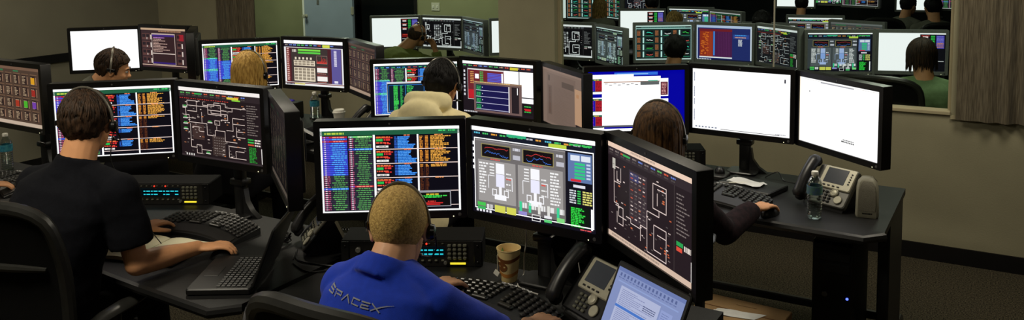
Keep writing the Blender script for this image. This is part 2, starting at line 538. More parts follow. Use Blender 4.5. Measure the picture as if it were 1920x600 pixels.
def pic_table(seed, popup=None, green=False, dim=1.0):
    p = Picture((3, 3, 12), seed, tint=(dim,) * 3, lift=LIFT)
    r = p.rnd
    W = WHITE
    p.rect(0, 0, 1, .036, W)
    p.rect(0, .036, 1, .092, (30, 92, 62))
    p.text(.03, .056, .14, .022, (190, 214, 70))
    p.text(.85, .046, .05, .014, (70, 220, 110))
    p.text(.92, .046, .05, .014, (70, 220, 110))
    p.rect(0, 0, .012, 1, W)
    p.rect(.987, 0, 1, 1, W)
    p.rect(0, .985, 1, 1, W)
    N = 36
    y0, dy = .1, .0244
    for c, (xa, xm, xb) in enumerate(((.014, .066, .192), (.2, .24, .372))):
        for i in range(N):
            y = y0 + i * dy
            if c == 0:
                st = 'red' if i in (0, 2) else 'blue' if i < 19 else 'hi' if i == 25 else 'green'
                if green:
                    st = 'green' if i < 9 else 'hi' if i in (9, 19, 20) else 'blue'
            else:
                st = 'top' if i == 0 else 'hi' if i == 6 else 'red' if i == 24 else 'green'
                if green:
                    st = 'green' if i < 12 or i > 28 else 'blue'
            bgc = {'red': (190, 40, 60), 'blue': (62, 80, 226), 'hi': (40, 110, 240), 'green': (46, 44, 60), 'top': (120, 220, 120)}[st]
            if green and st == 'hi':
                bgc = (60, 210, 120)
            p.rect(xa, y, xb, y + dy * .8, bgc, 1)
            lab = (196, 90, 130) if st == 'green' else (110, 70, 210)
            p.text(xa + .004, y + .004, xm - xa - .008, dy * .5, lab, 2)
            p.text(xa + .012, y + .006, .012, dy * .4, (235, 225, 235), 3)
            tc = {'red': (255, 140, 120), 'blue': (80, 176, 250), 'hi': (130, 220, 255), 'green': (86, 160, 84), 'top': (230, 255, 200)}[st]
            ww = (xb - xm) * r.uniform(.45, .95)
            p.text((xm + xb) / 2 - ww / 2, y + .004, ww, dy * .5, tc, 2)
    p.rect(.377, .09, .392, 1, W)
    p.rect(.693, .09, .705, 1, W)
    tops = [.1, .268, .436, .604, .772]
    for k, y in enumerate(tops):
        p.rect(.393, y + .158, .985, y + .166, (250, 226, 220), 2)
        p.text(.6, y - .006, .05, .012, (250, 130, 90), 3)
        p.text(.82, y - .006, .06, .012, (250, 160, 90), 3)
        p.text(.4, y + .012, .1, .016, (240, 120, 60))
        p.text(.4, y + .022, .12, .012, (220, 60, 50))
        p.rect(.4, y + .04, .447, y + .068, (40, 190, 80))
        p.text(.455, y + .04, .05, .022, (225, 50, 50))
        p.text(.4, y + .078, .09, .016, (235, 90, 60))
        p.text(.46, y + .09, .045, .014, (235, 50, 50))
        p.rect(.4, y + .118, .487, y + .142, (240, 240, 235))
        p.text(.42, y + .126, .05, .008, (120, 90, 90), 3)
        n = (8, 8, 7, 3, 5)[k]
        for i in range(n):
            yy = y + .014 + i * .018
            p.text(.53, yy, .02, .012, (44, 96, 200))
            ww = r.uniform(.07, .1) if i < 5 or k == 4 else r.uniform(.11, .14)
            p.rect(.553, yy - .001, .553 + ww, yy + .0145, (32, 112, 214), 1)
            p.text(.553, yy + .003, ww, .008, (90, 170, 250), 3)
        n = (9, 8, 2, 0, 3)[k]
        for i in range(9):
            yy = y + .012 + i * .0172
            on = i < n
            c1 = (232, 150, 56) if on else (92, 46, 20)
            p.text(.712, yy, .022, .011, c1)
            p.text(.752, yy, .022, .011, c1)
            if on:
                p.text(.79, yy, .15 * r.uniform(.5, 1), .0115, (240, 172, 70))
        p.rect(.742, y + .01, .746, y + .16, (70, 30, 14), 1)
    if popup == 'alarm':
        p.rect(.66, .76, .93, .955, (150, 150, 158), 4)
        p.rect(.667, .785, .923, .945, (6, 4, 4), 5)
        p.text(.75, .8, .09, .014, (235, 200, 60), 6)
        p.text(.7, .82, .2, .012, (60, 220, 80), 6)
        p.text(.74, .836, .12, .012, (60, 220, 80), 6)
        p.text(.76, .885, .06, .012, (220, 60, 50), 6)
        p.rect(.74, .905, .87, .918, (214, 40, 40), 6)
        p.rect(.7, .922, .85, .935, (214, 40, 40), 6)
    if popup == 'window':
        p.rect(0, 0, 1, .04, W, 2)
        p.rect(.012, .05, .987, .1, (16, 40, 66), 3)
        for i in range(14):
            p.text(.02 + i * .065, .07, .04, .016, r.choice([(230, 90, 60), (70, 200, 110), (90, 150, 250), (60, 190, 200)]), 4)
        p.rect(.66, .05, .77, .095, (196, 214, 66), 4)
        p.rect(.15, .36, .62, .96, (206, 212, 220), 4)
        p.rect(.157, .395, .613, .95, (6, 26, 40), 5)
        p.frame(.17, .42, .6, .93, .01, (40, 110, 190), 6)
        p.rect(.37, .42, .376, .93, (60, 140, 210), 6)
        for i in range(22):
            p.text(.23, .43 + i * .022, .05, .014, (70, 214, 90), 6)
            p.text(.31, .43 + i * .022, .04 * r.uniform(.5, 1), .014, (50, 180, 80), 6)
            if i < 6:
                p.text(.39, .43 + i * .03, .18 * r.uniform(.3, 1), .016, (60, 200, 90), 6)
        p.rect(.24, .47, .28, .62, (40, 150, 60), 6)
        p.rect(.23, .72, .29, .8, (50, 190, 70), 6)
        for i, c in enumerate(((60, 220, 90), (240, 230, 150), (240, 90, 60))):
            p.rect(.42 + i * .05, .62, .445 + i * .05, .68, c, 6)
            p.text(.42, .7 + i * .06, .13, .02, (40, 150, 70), 6)
    return p


def pic_schematic(seed, bg, ink=(236, 226, 220), tint=(1, 1, 1), lift=LIFT, kind=0, bar=(246, 240, 236)):
    p = Picture(bg, seed, tint=tint, lift=lift)
    r = p.rnd
    mono = bg[2] < 20 and ink[0] > 228
    if mono:
        p.sat = .15
    p.rect(0, 0, 1, .055, bar)
    p.text(.3, .015, .3, .02, tuple(int(x * .8) for x in bar))
    mid = tuple(int(x * .55) for x in ink)
    dimc = tuple(int(x * .35) for x in ink)
    p.rect(0, .058, 1, .14, tuple(min(255, x + 14) for x in bg))
    for i in range(11):
        p.text(.02 + i * .075, .075, .05, .016, r.choice([(210, 90, 60), (90, 180, 90), (100, 130, 210), mid]))
        p.text(.02 + i * .075, .105, .045, .014, dimc)
    p.rect(.2, .075, .29, .095, (50, 170, 80), 3)
    if kind == 0:
        p.rect(.6, .09, .74, .12, (220, 200, 60), 3)
        p.rect(.66, .12, .76, .14, (130, 200, 60), 3)
        for i in range(22):
            p.text(.01 + i * .028, .155, .018, .01, (200, 60, 50))
        P = lambda *a: p.path([(a[i], a[i + 1]) for i in range(0, len(a), 2)], .008, ink)
        P(.04, .27, .1, .27, .1, .19, .22, .19, .22, .26, .1, .26)
        P(.1, .34, .22, .34, .22, .26, .36, .26, .36, .36, .52, .36, .52, .29, .66, .29, .66, .24, .82, .24)
        P(.04, .4, .12, .4, .12, .5, .28, .5, .28, .34)
        P(.28, .5, .34, .5, .34, .66, .44, .66, .44, .58, .56, .58, .56, .72, .7, .72)
        P(.36, .22, .52, .22, .52, .3, .36, .3, .36, .22)
        P(.66, .38, .66, .56, .58, .56)
        P(.66, .38, .8, .38)
        P(.66, .46, .8, .46)
        P(.13, .86, .2, .86, .2, .82, .26, .82, .26, .94, .2, .94, .2, .88)
        P(.26, .88, .38, .88)
        P(.6, .94, .6, .78, .8, .78)
        P(.6, .94, .8, .94)
        P(.68, .94, .68, .84, .78, .84)
        P(.13, .52, .13, .86)
        p.rect(.15, .52, .3, .74, (62, 44, 40), 1)
        p.rect(.4, .66, .56, .94, (58, 44, 40), 1)
        P(.04, .3, .08, .3, .08, .44, .2, .44)
        P(.3, .19, .3, .24, .44, .24, .44, .19, .58, .19, .58, .24, .66, .24)
        P(.4, .3, .4, .34, .6, .34, .6, .42, .52, .42)
        P(.16, .56, .24, .56, .24, .62, .3, .62)
        P(.44, .44, .5, .44, .5, .5, .44, .5, .44, .44)
        P(.7, .5, .7, .64, .8, .64)
        P(.7, .56, .8, .56)
        P(.46, .58, .46, .52)
        for i in range(110):
            x, y = r.uniform(.03, .8), r.uniform(.18, .95)
            p.text(x, y, .024, .011, r.choice([ink, mid, mid, dimc, (200, 120, 70)]), 3)
        for (x, y) in ((.05, .26), (.05, .42), (.05, .5), (.05, .58), (.36, .45), (.32, .9)):
            p.rect(x, y, x + .04, y + .02, (60, 150, 70), 3)
            p.rect(x - .01, y + .02, x + .05, y + .036, (200, 200, 190), 3)
        for i in range(7):
            for j in range(5):
                p.rect(.42 + j * .028, .68 + i * .037, .436 + j * .028, .69 + i * .037, mid, 3)
        for i in range(13):
            p.text(.83, .18 + i * .033, .14 * r.uniform(.5, 1), .012, mid)
        for i in range(3):
            p.rect(.83, .64 + i * .036, .9, .66 + i * .036, ((50, 170, 70), (60, 190, 80), (210, 80, 50))[i], 3)
            p.text(.91, .64 + i * .036, .07, .02, (230, 220, 210), 3)
        for i in range(11):
            p.text(.84, .755 + i * .02, .09 * r.uniform(.5, 1), .013, (40, 150, 50))
        p.rect(.982, .76, .992, .97, (235, 230, 225), 3)
        p.rect(0, .975, 1, 1, tuple(min(255, x + 22) for x in bg), 2)
        for i in range(4):
            p.rect(.06 + i * .03, .955, .075 + i * .03, .985, (220, 216, 210), 3)
    else:
        P = lambda *a: p.path([(a[i], a[i + 1]) for i in range(0, len(a), 2)], .017 if mono else .009, ink)
        P(.08, .2, .08, .62, .14, .62, .14, .74, .24, .74)
        P(.08, .4, .16, .4)
        P(.1, .24, .17, .24, .17, .38, .12, .38, .12, .28)
        P(.1, .64, .2, .64, .2, .82, .12, .82, .12, .7)
        P(.24, .7, .3, .7, .3, .74, .42, .74, .42, .7, .5, .7)
        P(.57, .22, .57, .46, .72, .46, .72, .22, .57, .22)
        P(.62, .26, .72, .26)
        P(.62, .3, .62, .42)
        P(.5, .52, .5, .92, .72, .92, .72, .62, .58, .62, .58, .86, .66, .86)
        P(.5, .52, .64, .52, .64, .46)
        P(.62, .7, .72, .7)
        P(.42, .74, .42, .86)
        p.rect(.06, .16, .1, .27, (190, 186, 176), 3)
        p.rect(.28, .2, .5, .72, bg if mono else (56, 44, 50), 1)
        p.rect(.29, .22, .4, .3, (60, 60, 100), 2)
        for i in range(12):
            for j in range(4):
                p.text(.3 + j * .05, .23 + i * .04, .03, .022 if mono else .012, r.choice([ink, mid, mid, dimc, (190, 84, 60)] if not mono else [ink, mid]), 3)
        for i in range(60):
            x, y = r.uniform(.03, .78), r.uniform(.18, .93)
            p.text(x, y, .022, .011, r.choice([ink, mid, dimc, dimc, (200, 96, 60)]), 3)
        for (x, y) in ((.68, .34), (.68, .36), (.7, .8), (.14, .42), (.4, .56), (.3, .78)):
            p.rect(x, y, x + .022, y + .014, (214, 110, 66), 4)
        p.rect(.805, .14, .808, .97, dimc, 2)
        for i in range(11):
            p.text(.83, .2 + i * .036, .14 * r.uniform(.4, 1), .012, mid)
        p.rect(.83, .64, .9, .68, (40, 160, 80), 3)
        p.rect(.83, .69, .89, .73, (220, 80, 60), 3)
        p.text(.91, .65, .07, .05, (220, 210, 200), 3)
        p.rect(.98, .76, .992, .96, (246, 240, 236), 3)
        p.rect(0, .945, 1, 1, tuple(int(x * .9) for x in bar), 4)
        p.text(.05, .96, .6, .02, tuple(int(x * .7) for x in bar), 5)
    return p


def pic_vehicle(seed, light=True, tint=(1, 1, 1), sat=1.0):
    p = Picture((10, 10, 22), seed, tint=tint, lift=LIFT)
    p.sat = sat
    r = p.rnd
    W = WHITE
    x0 = .03 if light else .0
    p.rect(0, 0, 1, .05 if light else .028, W)
    p.rect(0, .05, 1, .15, (16, 22, 36), 1)
    for i in range(13):
        p.text(.02 + i * .074, .068, .05, .018, r.choice([(90, 190, 220), (230, 160, 60), (70, 200, 100), (190, 190, 200)]))
    p.rect(.3, .05, .46, .08, (50, 180, 130), 3)
    p.rect(.64, .09, .78, .135, (190, 214, 70), 3)
    p.text(.8, .06, .17, .02, (60, 200, 90), 3)
    body = (112, 108, 108) if light else (58, 64, 66)
    panel = (158, 154, 152) if light else (86, 92, 94)
    p.rect(x0, .15, .77, .93, body, 1)
    p.rect(x0, .15, .77, .165, tuple(int(x * 1.3) for x in body), 2)
    if light:
        p.frame(x0 - .012, .13, .985, .955, .012, W, 3)
        for i in range(5):
            p.rect(.006, .18 + i * .07, .02, .22 + i * .07, W, 3)
    for (a, b) in ((.08, .33), (.43, .68)):
        p.rect(a, .19, b, .35, (14, 10, 12), 2)
        p.frame(a, .19, b, .35, .01, (150, 140, 90), 3)
        p.graph(a + .03, .2, b - .02, .27, (220, 60, 60), lo=.2, hi=.6)
        p.graph(a + .03, .24, b - .02, .34, (70, 130, 240), lo=.2, hi=.8)
        p.text(a + .08, .356, .08, .014, (220, 90, 80), 3)
        p.text(b + .02, .2, .06, .03, (210, 210, 220), 3)
        p.rect(b + .02, .28, b + .08, .33, (190, 190, 200), 3)
    for (a, b, xc) in ((.05, .37, .24), (.39, .75, .53)):
        p.rect(a, .38, b, .86, panel, 2)
        st = (250, 250, 255) if light else (170, 190, 235)
        w = .036
        p.rect(xc - w, .4, xc + w, .52, st, 3)
        p.rect(xc - w, .525, xc + w, .67, (236, 236, 255) if light else (140, 170, 230), 3)
        p.rect(xc - .012, .67, xc + .012, .78, st, 3)
        p.rect(xc - .05, .76, xc + .05, .82, st, 4)
        p.frame(xc - .07, .7, xc - .03, .78, .01, st, 4)
        p.frame(xc + .03, .7, xc + .07, .78, .01, st, 4)
        p.path([(xc - .1, .7), (xc - .1, .55), (xc - .05, .55)], .008, st, 3)
        p.path([(xc + .1, .7), (xc + .1, .55), (xc + .05, .55)], .008, st, 3)
        side = a + .01 if xc < .4 else b - .1
        for i in range(11):
            p.text(side, .41 + i * .034, .08 * r.uniform(.6, 1), .018, (245, 245, 245), 3)
        for i in range(4):
            p.rect(xc - .09, .41 + i * .035, xc - .05, .425 + i * .035, (240, 240, 240), 3)
            p.text(xc + .05, .5 + i * .06, .04, .016, (220, 90, 80) if i == 1 else (240, 240, 240), 3)
    for i in range(5):
        x = .4 + i * .075
        p.rect(x, .79, x + .02, .9, (60, 210, 150) if i in (0, 1, 4) else (225, 225, 220), 4)
        p.text(x + .024, .8, .035, .06, (235, 235, 235), 4)
    p.rect(.04, .88, .11, .92, (70, 200, 80), 4)
    p.rect(.04, .93, .11, .965, (60, 180, 90), 4)
    p.text(.12, .89, .05, .06, (225, 225, 225), 4)
    p.rect(.19, .885, .28, .965, (214, 214, 90), 4)
    p.rect(.29, .885, .37, .965, (214, 214, 90), 4)
    p.rect(.39, .9, .46, .94, (150, 140, 210), 4)
    p.frame(.5, .91, .57, .985, .008, (235, 235, 235), 4)
    p.rect(.6, .9, .66, .93, (235, 235, 240), 4)
    p.rect(.6, .945, .66, .975, (90, 210, 120), 4)
    p.rect(.7, .9, .76, .95, (130, 220, 130), 4)
    p.rect(.79, .16, .97, .47, (96, 120, 170), 2)
    for i in range(2):
        p.rect(.81 + i * .08, .18, .88 + i * .08, .24, (226, 232, 245), 3)
    for i in range(5):
        p.rect(.84, .26 + i * .037, .92, .285 + i * .037, (50, 200, 130), 3)
        p.rect(.93, .26 + i * .037, .96, .28 + i * .037, (200, 214, 240), 3)
    p.rect(.81, .44, .89, .465, (220, 40, 50), 3)
    p.rect(.83, .5, .92, .53, (225, 225, 235), 3)
    for i in range(6):
        p.text(.8, .56 + i * .026, .05, .016, (210, 214, 220), 3)
        p.rect(.86, .56 + i * .026, .885, .575 + i * .026, (60, 200, 90), 3)
        p.text(.9, .56 + i * .026, .07, .016, (225, 220, 120), 3)
    p.rect(.8, .74, .95, .97, (6, 20, 8), 2)
    for i in range(12):
        p.text(.81, .75 + i * .018, .11 * r.uniform(.5, 1), .013, (50, 220, 70), 3)
    p.rect(.962, .74, .976, .97, W, 3)
    if light:
        p.rect(0, .965, .985, 1, (14, 12, 26), 2)
        for i in range(5):
            p.rect(.03 + i * .028, .962, .048 + i * .028, .99, (232, 232, 240), 4)
        p.text(.88, .975, .09, .012, (235, 90, 90), 4)
    return p


def pic_white(seed, kind):
    warm = (255, 252, 246)
    p = Picture(WHITE, seed)
    r = p.rnd
    if kind == 'icons':
        for k, (a, b) in enumerate(((.06, .2), (.3, .46), (.5, .6), (.68, .86))):
            y = a
            while y < b:
                p.rect(.012, y, .024, y + .012, (110, 120, 150))
                y += .017
        for i in range(7):
            p.rect(.03 + i * .035, .955, .05 + i * .035, .975, (120, 130, 150))
        p.rect(.3, .974, .9, .982, (40, 40, 50))
        p.rect(.94, .08, .955, .14, (60, 60, 70))
        p.text(.86, .96, .1, .012, (150, 150, 160))
    if kind == 'plain':
        p.rect(.008, .02, 1, .026, (225, 224, 215))
        p.rect(.28, .028, .7, .044, (160, 160, 170))
        p.rect(.13, .19, .142, .21, (60, 60, 60))
        p.text(.58, .8, .13, .014, (110, 110, 110))
        p.text(.56, .825, .16, .02, (90, 90, 90))
        p.rect(0, .0, .006, 1, (255, 235, 200))
    if kind == 'split':
        p.rect(.62, 0, 1, 1, (14, 14, 20), 1)
        p.rect(.62, 0, 1, .03, WHITE, 2)
        for i in range(3):
            p.rect(.66, .08 + i * .14, .74, .14 + i * .14, (220, 200, 200), 2)
            p.text(.64, .06 + i * .14, .12, .02, (200, 60, 50), 2)
        p.rect(.78, .06, .84, .5, (30, 120, 50), 2)
        for i in range(7):
            p.text(.78, .08 + i * .06, .06, .02, (60, 210, 80), 3)
        p.rect(.86, .06, .98, .4, (70, 66, 170), 2)
        for i in range(9):
            p.text(.87, .08 + i * .035, .1, .015, (150, 140, 230) if i < 5 else (226, 150, 80), 3)
        p.rect(.64, .56, .83, .68, (120, 20, 20), 2)
        p.text(.66, .58, .1, .02, (230, 80, 60), 3)
        p.rect(.77, .58, .82, .65, WHITE, 3)
        p.rect(.64, .72, .98, .74, (190, 190, 190), 2)
    if kind == 'dim':
        p.tint = (.62, .7, .66)
    return p


def pic_blue(seed):
    p = Picture((0, 0, 158), seed)
    r = p.rnd
    W = WHITE
    p.rect(.27, .02, .72, .07, (50, 110, 220), 1)
    p.rect(.3, .04, .62, .055, (140, 190, 245), 2)
    p.rect(0, .05, .47, .12, W, 2)
    p.rect(0, .955, .985, 1, W, 2)
    for y in (.1, .43, .7):
        p.rect(0, y, .16, y + .27, W, 2)
        p.rect(.012, y + .02, .15, y + .235, (40, 100, 80), 3)
        p.rect(.02, y + .05, .07, y + .225, (30, 24, 170), 4)
        p.rect(.072, y + .05, .145, y + .225, (186, 30, 44), 4)
        p.text(.06, y + .03, .05, .014, (220, 180, 60), 5)
        for i in range(7):
            p.text(.076, y + .06 + i * .024, .06, .012, (110, 14, 30), 5)
            p.rect(.035, y + .06 + i * .024, .05, y + .07 + i * .024, (200, 60, 210), 5)
    for y in (.13, .47):
        p.rect(.68, y, .83, y + .3, W, 2)
        p.rect(.69, y + .06, .825, y + .28, (86, 22, 40), 3)
        for i in range(8):
            p.text(.76, y + .08 + i * .024, .05, .012, (220, 160, 160), 4)
    p.rect(.14, .09, .75, .9, W, 5)
    p.rect(.16, .17, .74, .185, (170, 120, 90), 6)
    p.rect(.54, .17, .735, .235, (96, 100, 100), 6)
    p.rect(.62, .16, .72, .175, (60, 170, 140), 7)
    for i in range(8):
        p.rect(.17 + i * .045, .2 + .02 * (i % 2), .2 + i * .045, .21 + .02 * (i % 2), (110, 110, 110), 6)
    p.rect(.02, .9, .46, .93, (90, 90, 96), 5)
    return p


def pic_grid(seed, bg, cell, tint=(1, 1, 1), lift=LIFT, bars=True):
    p = Picture(bg, seed, tint=tint, lift=lift)
    r = p.rnd
    p.rect(0, 0, 1, .05, tuple(min(255, int(v * 1.5)) for v in bg))
    p.rect(.1, .06, .3, .09, (50, 110, 70))
    p.rect(.5, .06, .6, .085, (50, 110, 70))
    for i in range(4):
        for j in range(6):
            x, y = .02 + j * .16, .13 + i * .205
            p.rect(x, y, x + .09, y + .16, cell, 2)
            p.rect(x + .1, y + .02, x + .112, y + .15, tuple(min(255, int(v * 2.1)) for v in bg), 2)
            for k in range(6):
                p.text(x + .008, y + .02 + k * .023, .07 * r.uniform(.5, 1), .012, (176, 150, 120), 3)
            p.rect(x, y - .024, x + .13, y - .014, (120, 90, 66), 2)
    if bars:
        for (j, i, c) in ((5, 0, (210, 150, 30)), (4, 2, (70, 170, 40)), (5, 2, (110, 60, 160)), (3, 2, (160, 50, 30)), (5, 1, (150, 40, 30))):
            x, y = .02 + j * .16, .13 + i * .205
            p.rect(x + .01, y + .03, x + .08, y + .14, c, 4)
    p.rect(0, .94, 1, 1, (190, 170, 150), 3)
    return p


def pic_maroon(seed):
    p = Picture((240, 240, 240), seed, lift=LIFT)
    r = p.rnd
    p.rect(0, 0, 1, .07, WHITE)
    p.rect(0, .07, 1, .15, (30, 26, 40))
    for i in range(12):
        p.text(.02 + i * .07, .09, .05, .025, r.choice([(220, 90, 60), (80, 190, 100), (110, 140, 220), (160, 150, 140)]))
    p.rect(.66, .08, .78, .14, (214, 220, 80), 3)
    p.rect(.03, .16, .97, .93, (74, 30, 36), 1)
    p.rect(.04, .16, .09, .93, (130, 58, 50), 2)
    for i in range(17):
        p.text(.045, .18 + i * .043, .035, .02, (236, 200, 190), 3)
    p.rect(.12, .18, .74, .92, (60, 50, 48), 2)
    p.rect(.24, .19, .62, .23, (120, 220, 70), 3)
    p.rect(.24, .25, .62, .29, (90, 200, 70), 3)
    p.text(.14, .2, .07, .06, (210, 200, 190), 3)
    cream = (236, 222, 196)
    for i in range(5):
        p.rect(.18 + i * .065, .37, .21 + i * .065, .42, cream, 3)
    p.rect(.16, .44, .52, .56, cream, 3)
    p.rect(.16, .6, .52, .9, cream, 3)
    for i in range(5):
        for (y, h, n) in ((.45, .04, 2), (.61, .055, 4)):
            for k in range(n):
                p.rect(.168 + i * .07, y + k * (h + .014), .225 + i * .07, y + h + k * (h + .014), (150, 138, 120), 4)
    p.frame(.55, .32, .73, .5, .008, (150, 120, 110), 3)
    for i in range(26):
        h = r.uniform(.02, .06) if r.random() < .7 else r.uniform(.06, .16)
        p.rect(.555 + i * .0066, .495 - h, .559 + i * .0066, .495, (230, 60, 50), 4)
    for y in (.56, .75):
        p.rect(.55, y, .73, y + .02, (130, 60, 60), 3)
        p.rect(.555, y + .03, .725, y + .13, (246, 240, 236), 3)
        p.text(.56, y + .15, .15, .015, (200, 120, 110), 3)
    p.rect(.8, .16, .96, .93, (92, 84, 150), 3)
    for i in range(14):
        p.rect(.845, .2 + i * .025, .89, .216 + i * .025, (226, 222, 240), 4)
    p.rect(.84, .86, .9, .91, (230, 226, 240), 4)
    p.rect(0, .94, 1, .96, (120, 60, 60), 4)
    for i in range(6):
        p.rect(.02 + i * .025, .955, .04 + i * .025, .99, (40, 36, 60), 4)
    p.rect(.16, .945, .34, .985, (226, 220, 140), 4)
    return p


def pic_windows(seed):
    p = Picture((28, 20, 26), seed, lift=LIFT)
    r = p.rnd
    W = WHITE
    p.rect(0, 0, 1, .055, W)
    p.rect(0, .055, 1, .12, (40, 34, 44))
    for i in range(13):
        p.text(.01 + i * .075, .075, .05, .02, r.choice([(220, 90, 60), (80, 190, 100), (110, 140, 220), (190, 150, 120)]))
    p.rect(.68, .07, .79, .12, (210, 200, 60), 3)
    for i in range(7):
        p.rect(.012, .18 + i * .075, .035, .225 + i * .075, (214, 214, 220))
    p.rect(.07, .14, .6, .74, (226, 220, 220), 1)
    p.rect(.075, .165, .59, .73, (112, 36, 44), 2)
    p.rect(.08, .55, .2, .72, (190, 30, 40), 3)
    p.rect(.18, .24, .235, .33, W, 3)
    for i in range(7):
        p.text(.25, .19 + i * .035, .05, .02, (60, 180, 80), 3)
        p.rect(.36, .21 + i * .028, .56, .228 + i * .028, (80, 96, 220), 3)
        p.text(.11, .2 + i * .035, .05, .015, (230, 170, 90), 3)
    p.rect(.56, .2, .58, .43, W, 4)
    p.rect(.6, .14, .8, .42, W, 3)
    p.rect(.81, .14, .995, .72, W, 3)
    p.rect(.81, .61, .995, .63, (40, 36, 48), 4)
    p.rect(.16, .38, .84, .97, (112, 88, 84), 5)
    p.rect(.16, .38, .84, .41, (150, 120, 96), 6)
    p.text(.18, .39, .5, .012, (230, 190, 120), 7)
    p.rect(.19, .44, .66, .93, (22, 20, 74), 6)
    p.rect(.19, .44, .27, .93, (16, 60, 60), 7)
    for i in range(4):
        y = .46 + i * .12
        p.rect(.19, y + .085, .66, y + .095, (196, 196, 224), 8)
        for k in range(3):
            p.text(.2, y + .01 + k * .026, .06, .014, (60, 190, 100), 8)
        p.rect(.28, y + .02, .29, y + .04, (220, 220, 230), 8)
    p.rect(.655, .44, .67, .93, (226, 222, 226), 8)
    p.rect(.7, .44, .8, .93, (36, 28, 32), 6)
    p.rect(.775, .45, .785, .58, W, 7)
    p.rect(.84, .74, .985, .94, (20, 16, 18), 4)
    for i in range(3):
        p.text(.87, .77 + i * .05, .09, .02, ((60, 190, 80), (220, 40, 40), (60, 190, 80))[i], 5)
    p.rect(.88, .82, .96, .86, (210, 30, 40), 6)
    for i in range(8):
        p.rect(.01 + i * .025, .965, .028 + i * .025, .99, (210, 210, 214), 4)
    return p


def pic_document(seed, base=(122, 103, 91)):
    p = Picture(base, seed, lift=LIFT)
    r = p.rnd
    d = tuple(int(x * .72) for x in base)
    l = tuple(min(255, int(x * 1.1)) for x in base)
    p.rect(0, 0, 1, .04, l)
    p.rect(.1, .08, .84, .96, tuple(int(x * .93) for x in base), 1)
    p.rect(.14, .12, .19, .22, d, 2)
    p.rect(.5, .17, .8, .27, d, 2)
    p.rect(.14, .3, .24, .82, tuple(int(x * .82) for x in base), 2)
    for i in range(18):
        p.rect(.17, .34 + i * .026, .2, .356 + i * .026, (90, 66, 56), 3)
    for i in range(24):
        p.text(.3, .3 + i * .027, .45 * r.uniform(.5, 1), .008, tuple(int(x * .86) for x in base), 3)
    p.rect(.82, .22, 1, .82, (176, 140, 110), 2)
    p.rect(.86, .3, .92, .36, (170, 126, 90), 3)
    p.rect(.84, .82, 1, 1, (40, 34, 34), 2)
    return p


def pic_console(seed, tint=(1, 1, 1)):
    p = Picture((52, 34, 36), seed, tint=tint, lift=LIFT)
    r = p.rnd
    p.rect(0, 0, 1, .05, (190, 160, 130))
    p.text(.4, .06, .5, .03, (160, 120, 90))
    for j in (0, 1, 2):
        for i in range(4):
            x = (.02, .11, .8)[j]
            y = .14 + i * .2
            p.rect(x, y, x + .09, y + .16, (86, 54, 50), 2)
            p.rect(x + .1, y + .03, x + .125, y + .15, (214, 200, 190), 2)
            p.rect(x + .01, y + .02, x + .08, y + .1, (34, 22, 26), 3)
    p.rect(.85, .14, .95, .3, (150, 30, 40), 3)
    p.rect(.24, .13, .76, .92, (190, 170, 160), 3)
    p.rect(.25, .16, .75, .91, (48, 28, 30), 4)
    p.rect(.25, .16, .75, .21, (60, 34, 120), 5)
    p.text(.28, .23, .25, .02, (180, 120, 200), 5)
    for i in range(9):
        p.text(.27, .27 + i * .038, .42 * r.uniform(.3, 1), .018, (206, 170, 156), 5)
    p.rect(.25, .63, .75, .65, (214, 196, 186), 5)
    p.rect(.25, .86, .75, .9, (50, 30, 110), 5)
    p.rect(0, .93, 1, .95, (200, 170, 150), 3)
    return p


def pic_defrag(seed):
    p = Picture((34, 46, 108), seed, lift=LIFT)
    r = p.rnd
    p.rect(0, 0, 1, .07, (190, 204, 236))
    p.rect(0, 0, .02, 1, (200, 214, 240))
    p.rect(.975, 0, 1, 1, (225, 232, 245))
    p.rect(.05, .1, .65, .93, (78, 30, 76), 1)
    p.rect(.05, .1, .65, .17, (120, 30, 40), 2)
    p.rect(.06, .17, .3, .9, (150, 48, 26), 2)
    for i in range(60):
        x, y = r.uniform(.07, .2), r.uniform(.19, .88)
        p.rect(x, y, x + .03, y + .02, (220, 110, 36), 3)
    for i in range(5):
        p.rect(.2 + i * .022, .18, .206 + i * .022, .9, (200, 80, 40), 3)
    p.rect(.31, .17, .335, .86, (70, 150, 240), 3)
    for i in range(8):
        p.rect(.4 + i * .03, .18, .403 + i * .03, .9, (110, 50, 110), 2)
    p.rect(.05, .9, .65, .935, (246, 246, 250), 3)
    p.rect(.67, .24, .95, .36, (50, 70, 150), 2)
    p.text(.7, .25, .2, .02, (70, 170, 250), 3)
    p.text(.7, .31, .2, .025, (230, 170, 140), 3)
    for i in range(7):
        p.text(.76, .38 + i * .028, .07, .02, (225, 225, 235), 3)
    p.rect(0, .965, 1, 1, (20, 24, 50), 3)
    for i in range(9):
        p.rect(.01 + i * .03, .965, .03 + i * .03, .99, (225, 230, 240), 4)
    return p


def pic_telegrid(seed):
    p = Picture((22, 40, 38), seed, lift=LIFT)
    r = p.rnd
    p.rect(0, 0, 1, .035, (200, 226, 220))
    p.rect(0, .075, 1, .1, (170, 214, 206))
    p.text(.1, .045, .8, .02, (80, 140, 130))
    p.rect(0, 0, .008, 1, (170, 200, 196))
    p.rect(.99, 0, 1, 1, (170, 200, 196))
    p.rect(0, .965, 1, 1, (190, 210, 206))
    for i in range(4):
        y = .14 + i * .205
        for j in range(3):
            x = .02 + j * .325
            p.rect(x, y, x + .07, y + .16, (84, 60, 40), 2)
            for k in range(5):
                p.text(x + .005, y + .01 + k * .03, .055, .016, (186, 110, 70), 3)
            p.rect(x + .105, y, x + .13, y + .165, (200, 246, 240), 2)
            p.rect(x + .17, y + .01, x + .29, y + .13, (6, 12, 12), 2)
            c = [(60, 220, 190), (220, 220, 220), (60, 200, 80), (220, 90, 80)][(i + j) % 4]
            p.graph(x + .175, y + .02, x + .285, y + .12, c, n=8, t=.022)
            p.rect(x + .15, y + .15, x + .3, y + .162, (60, 160, 120), 2)
    return p


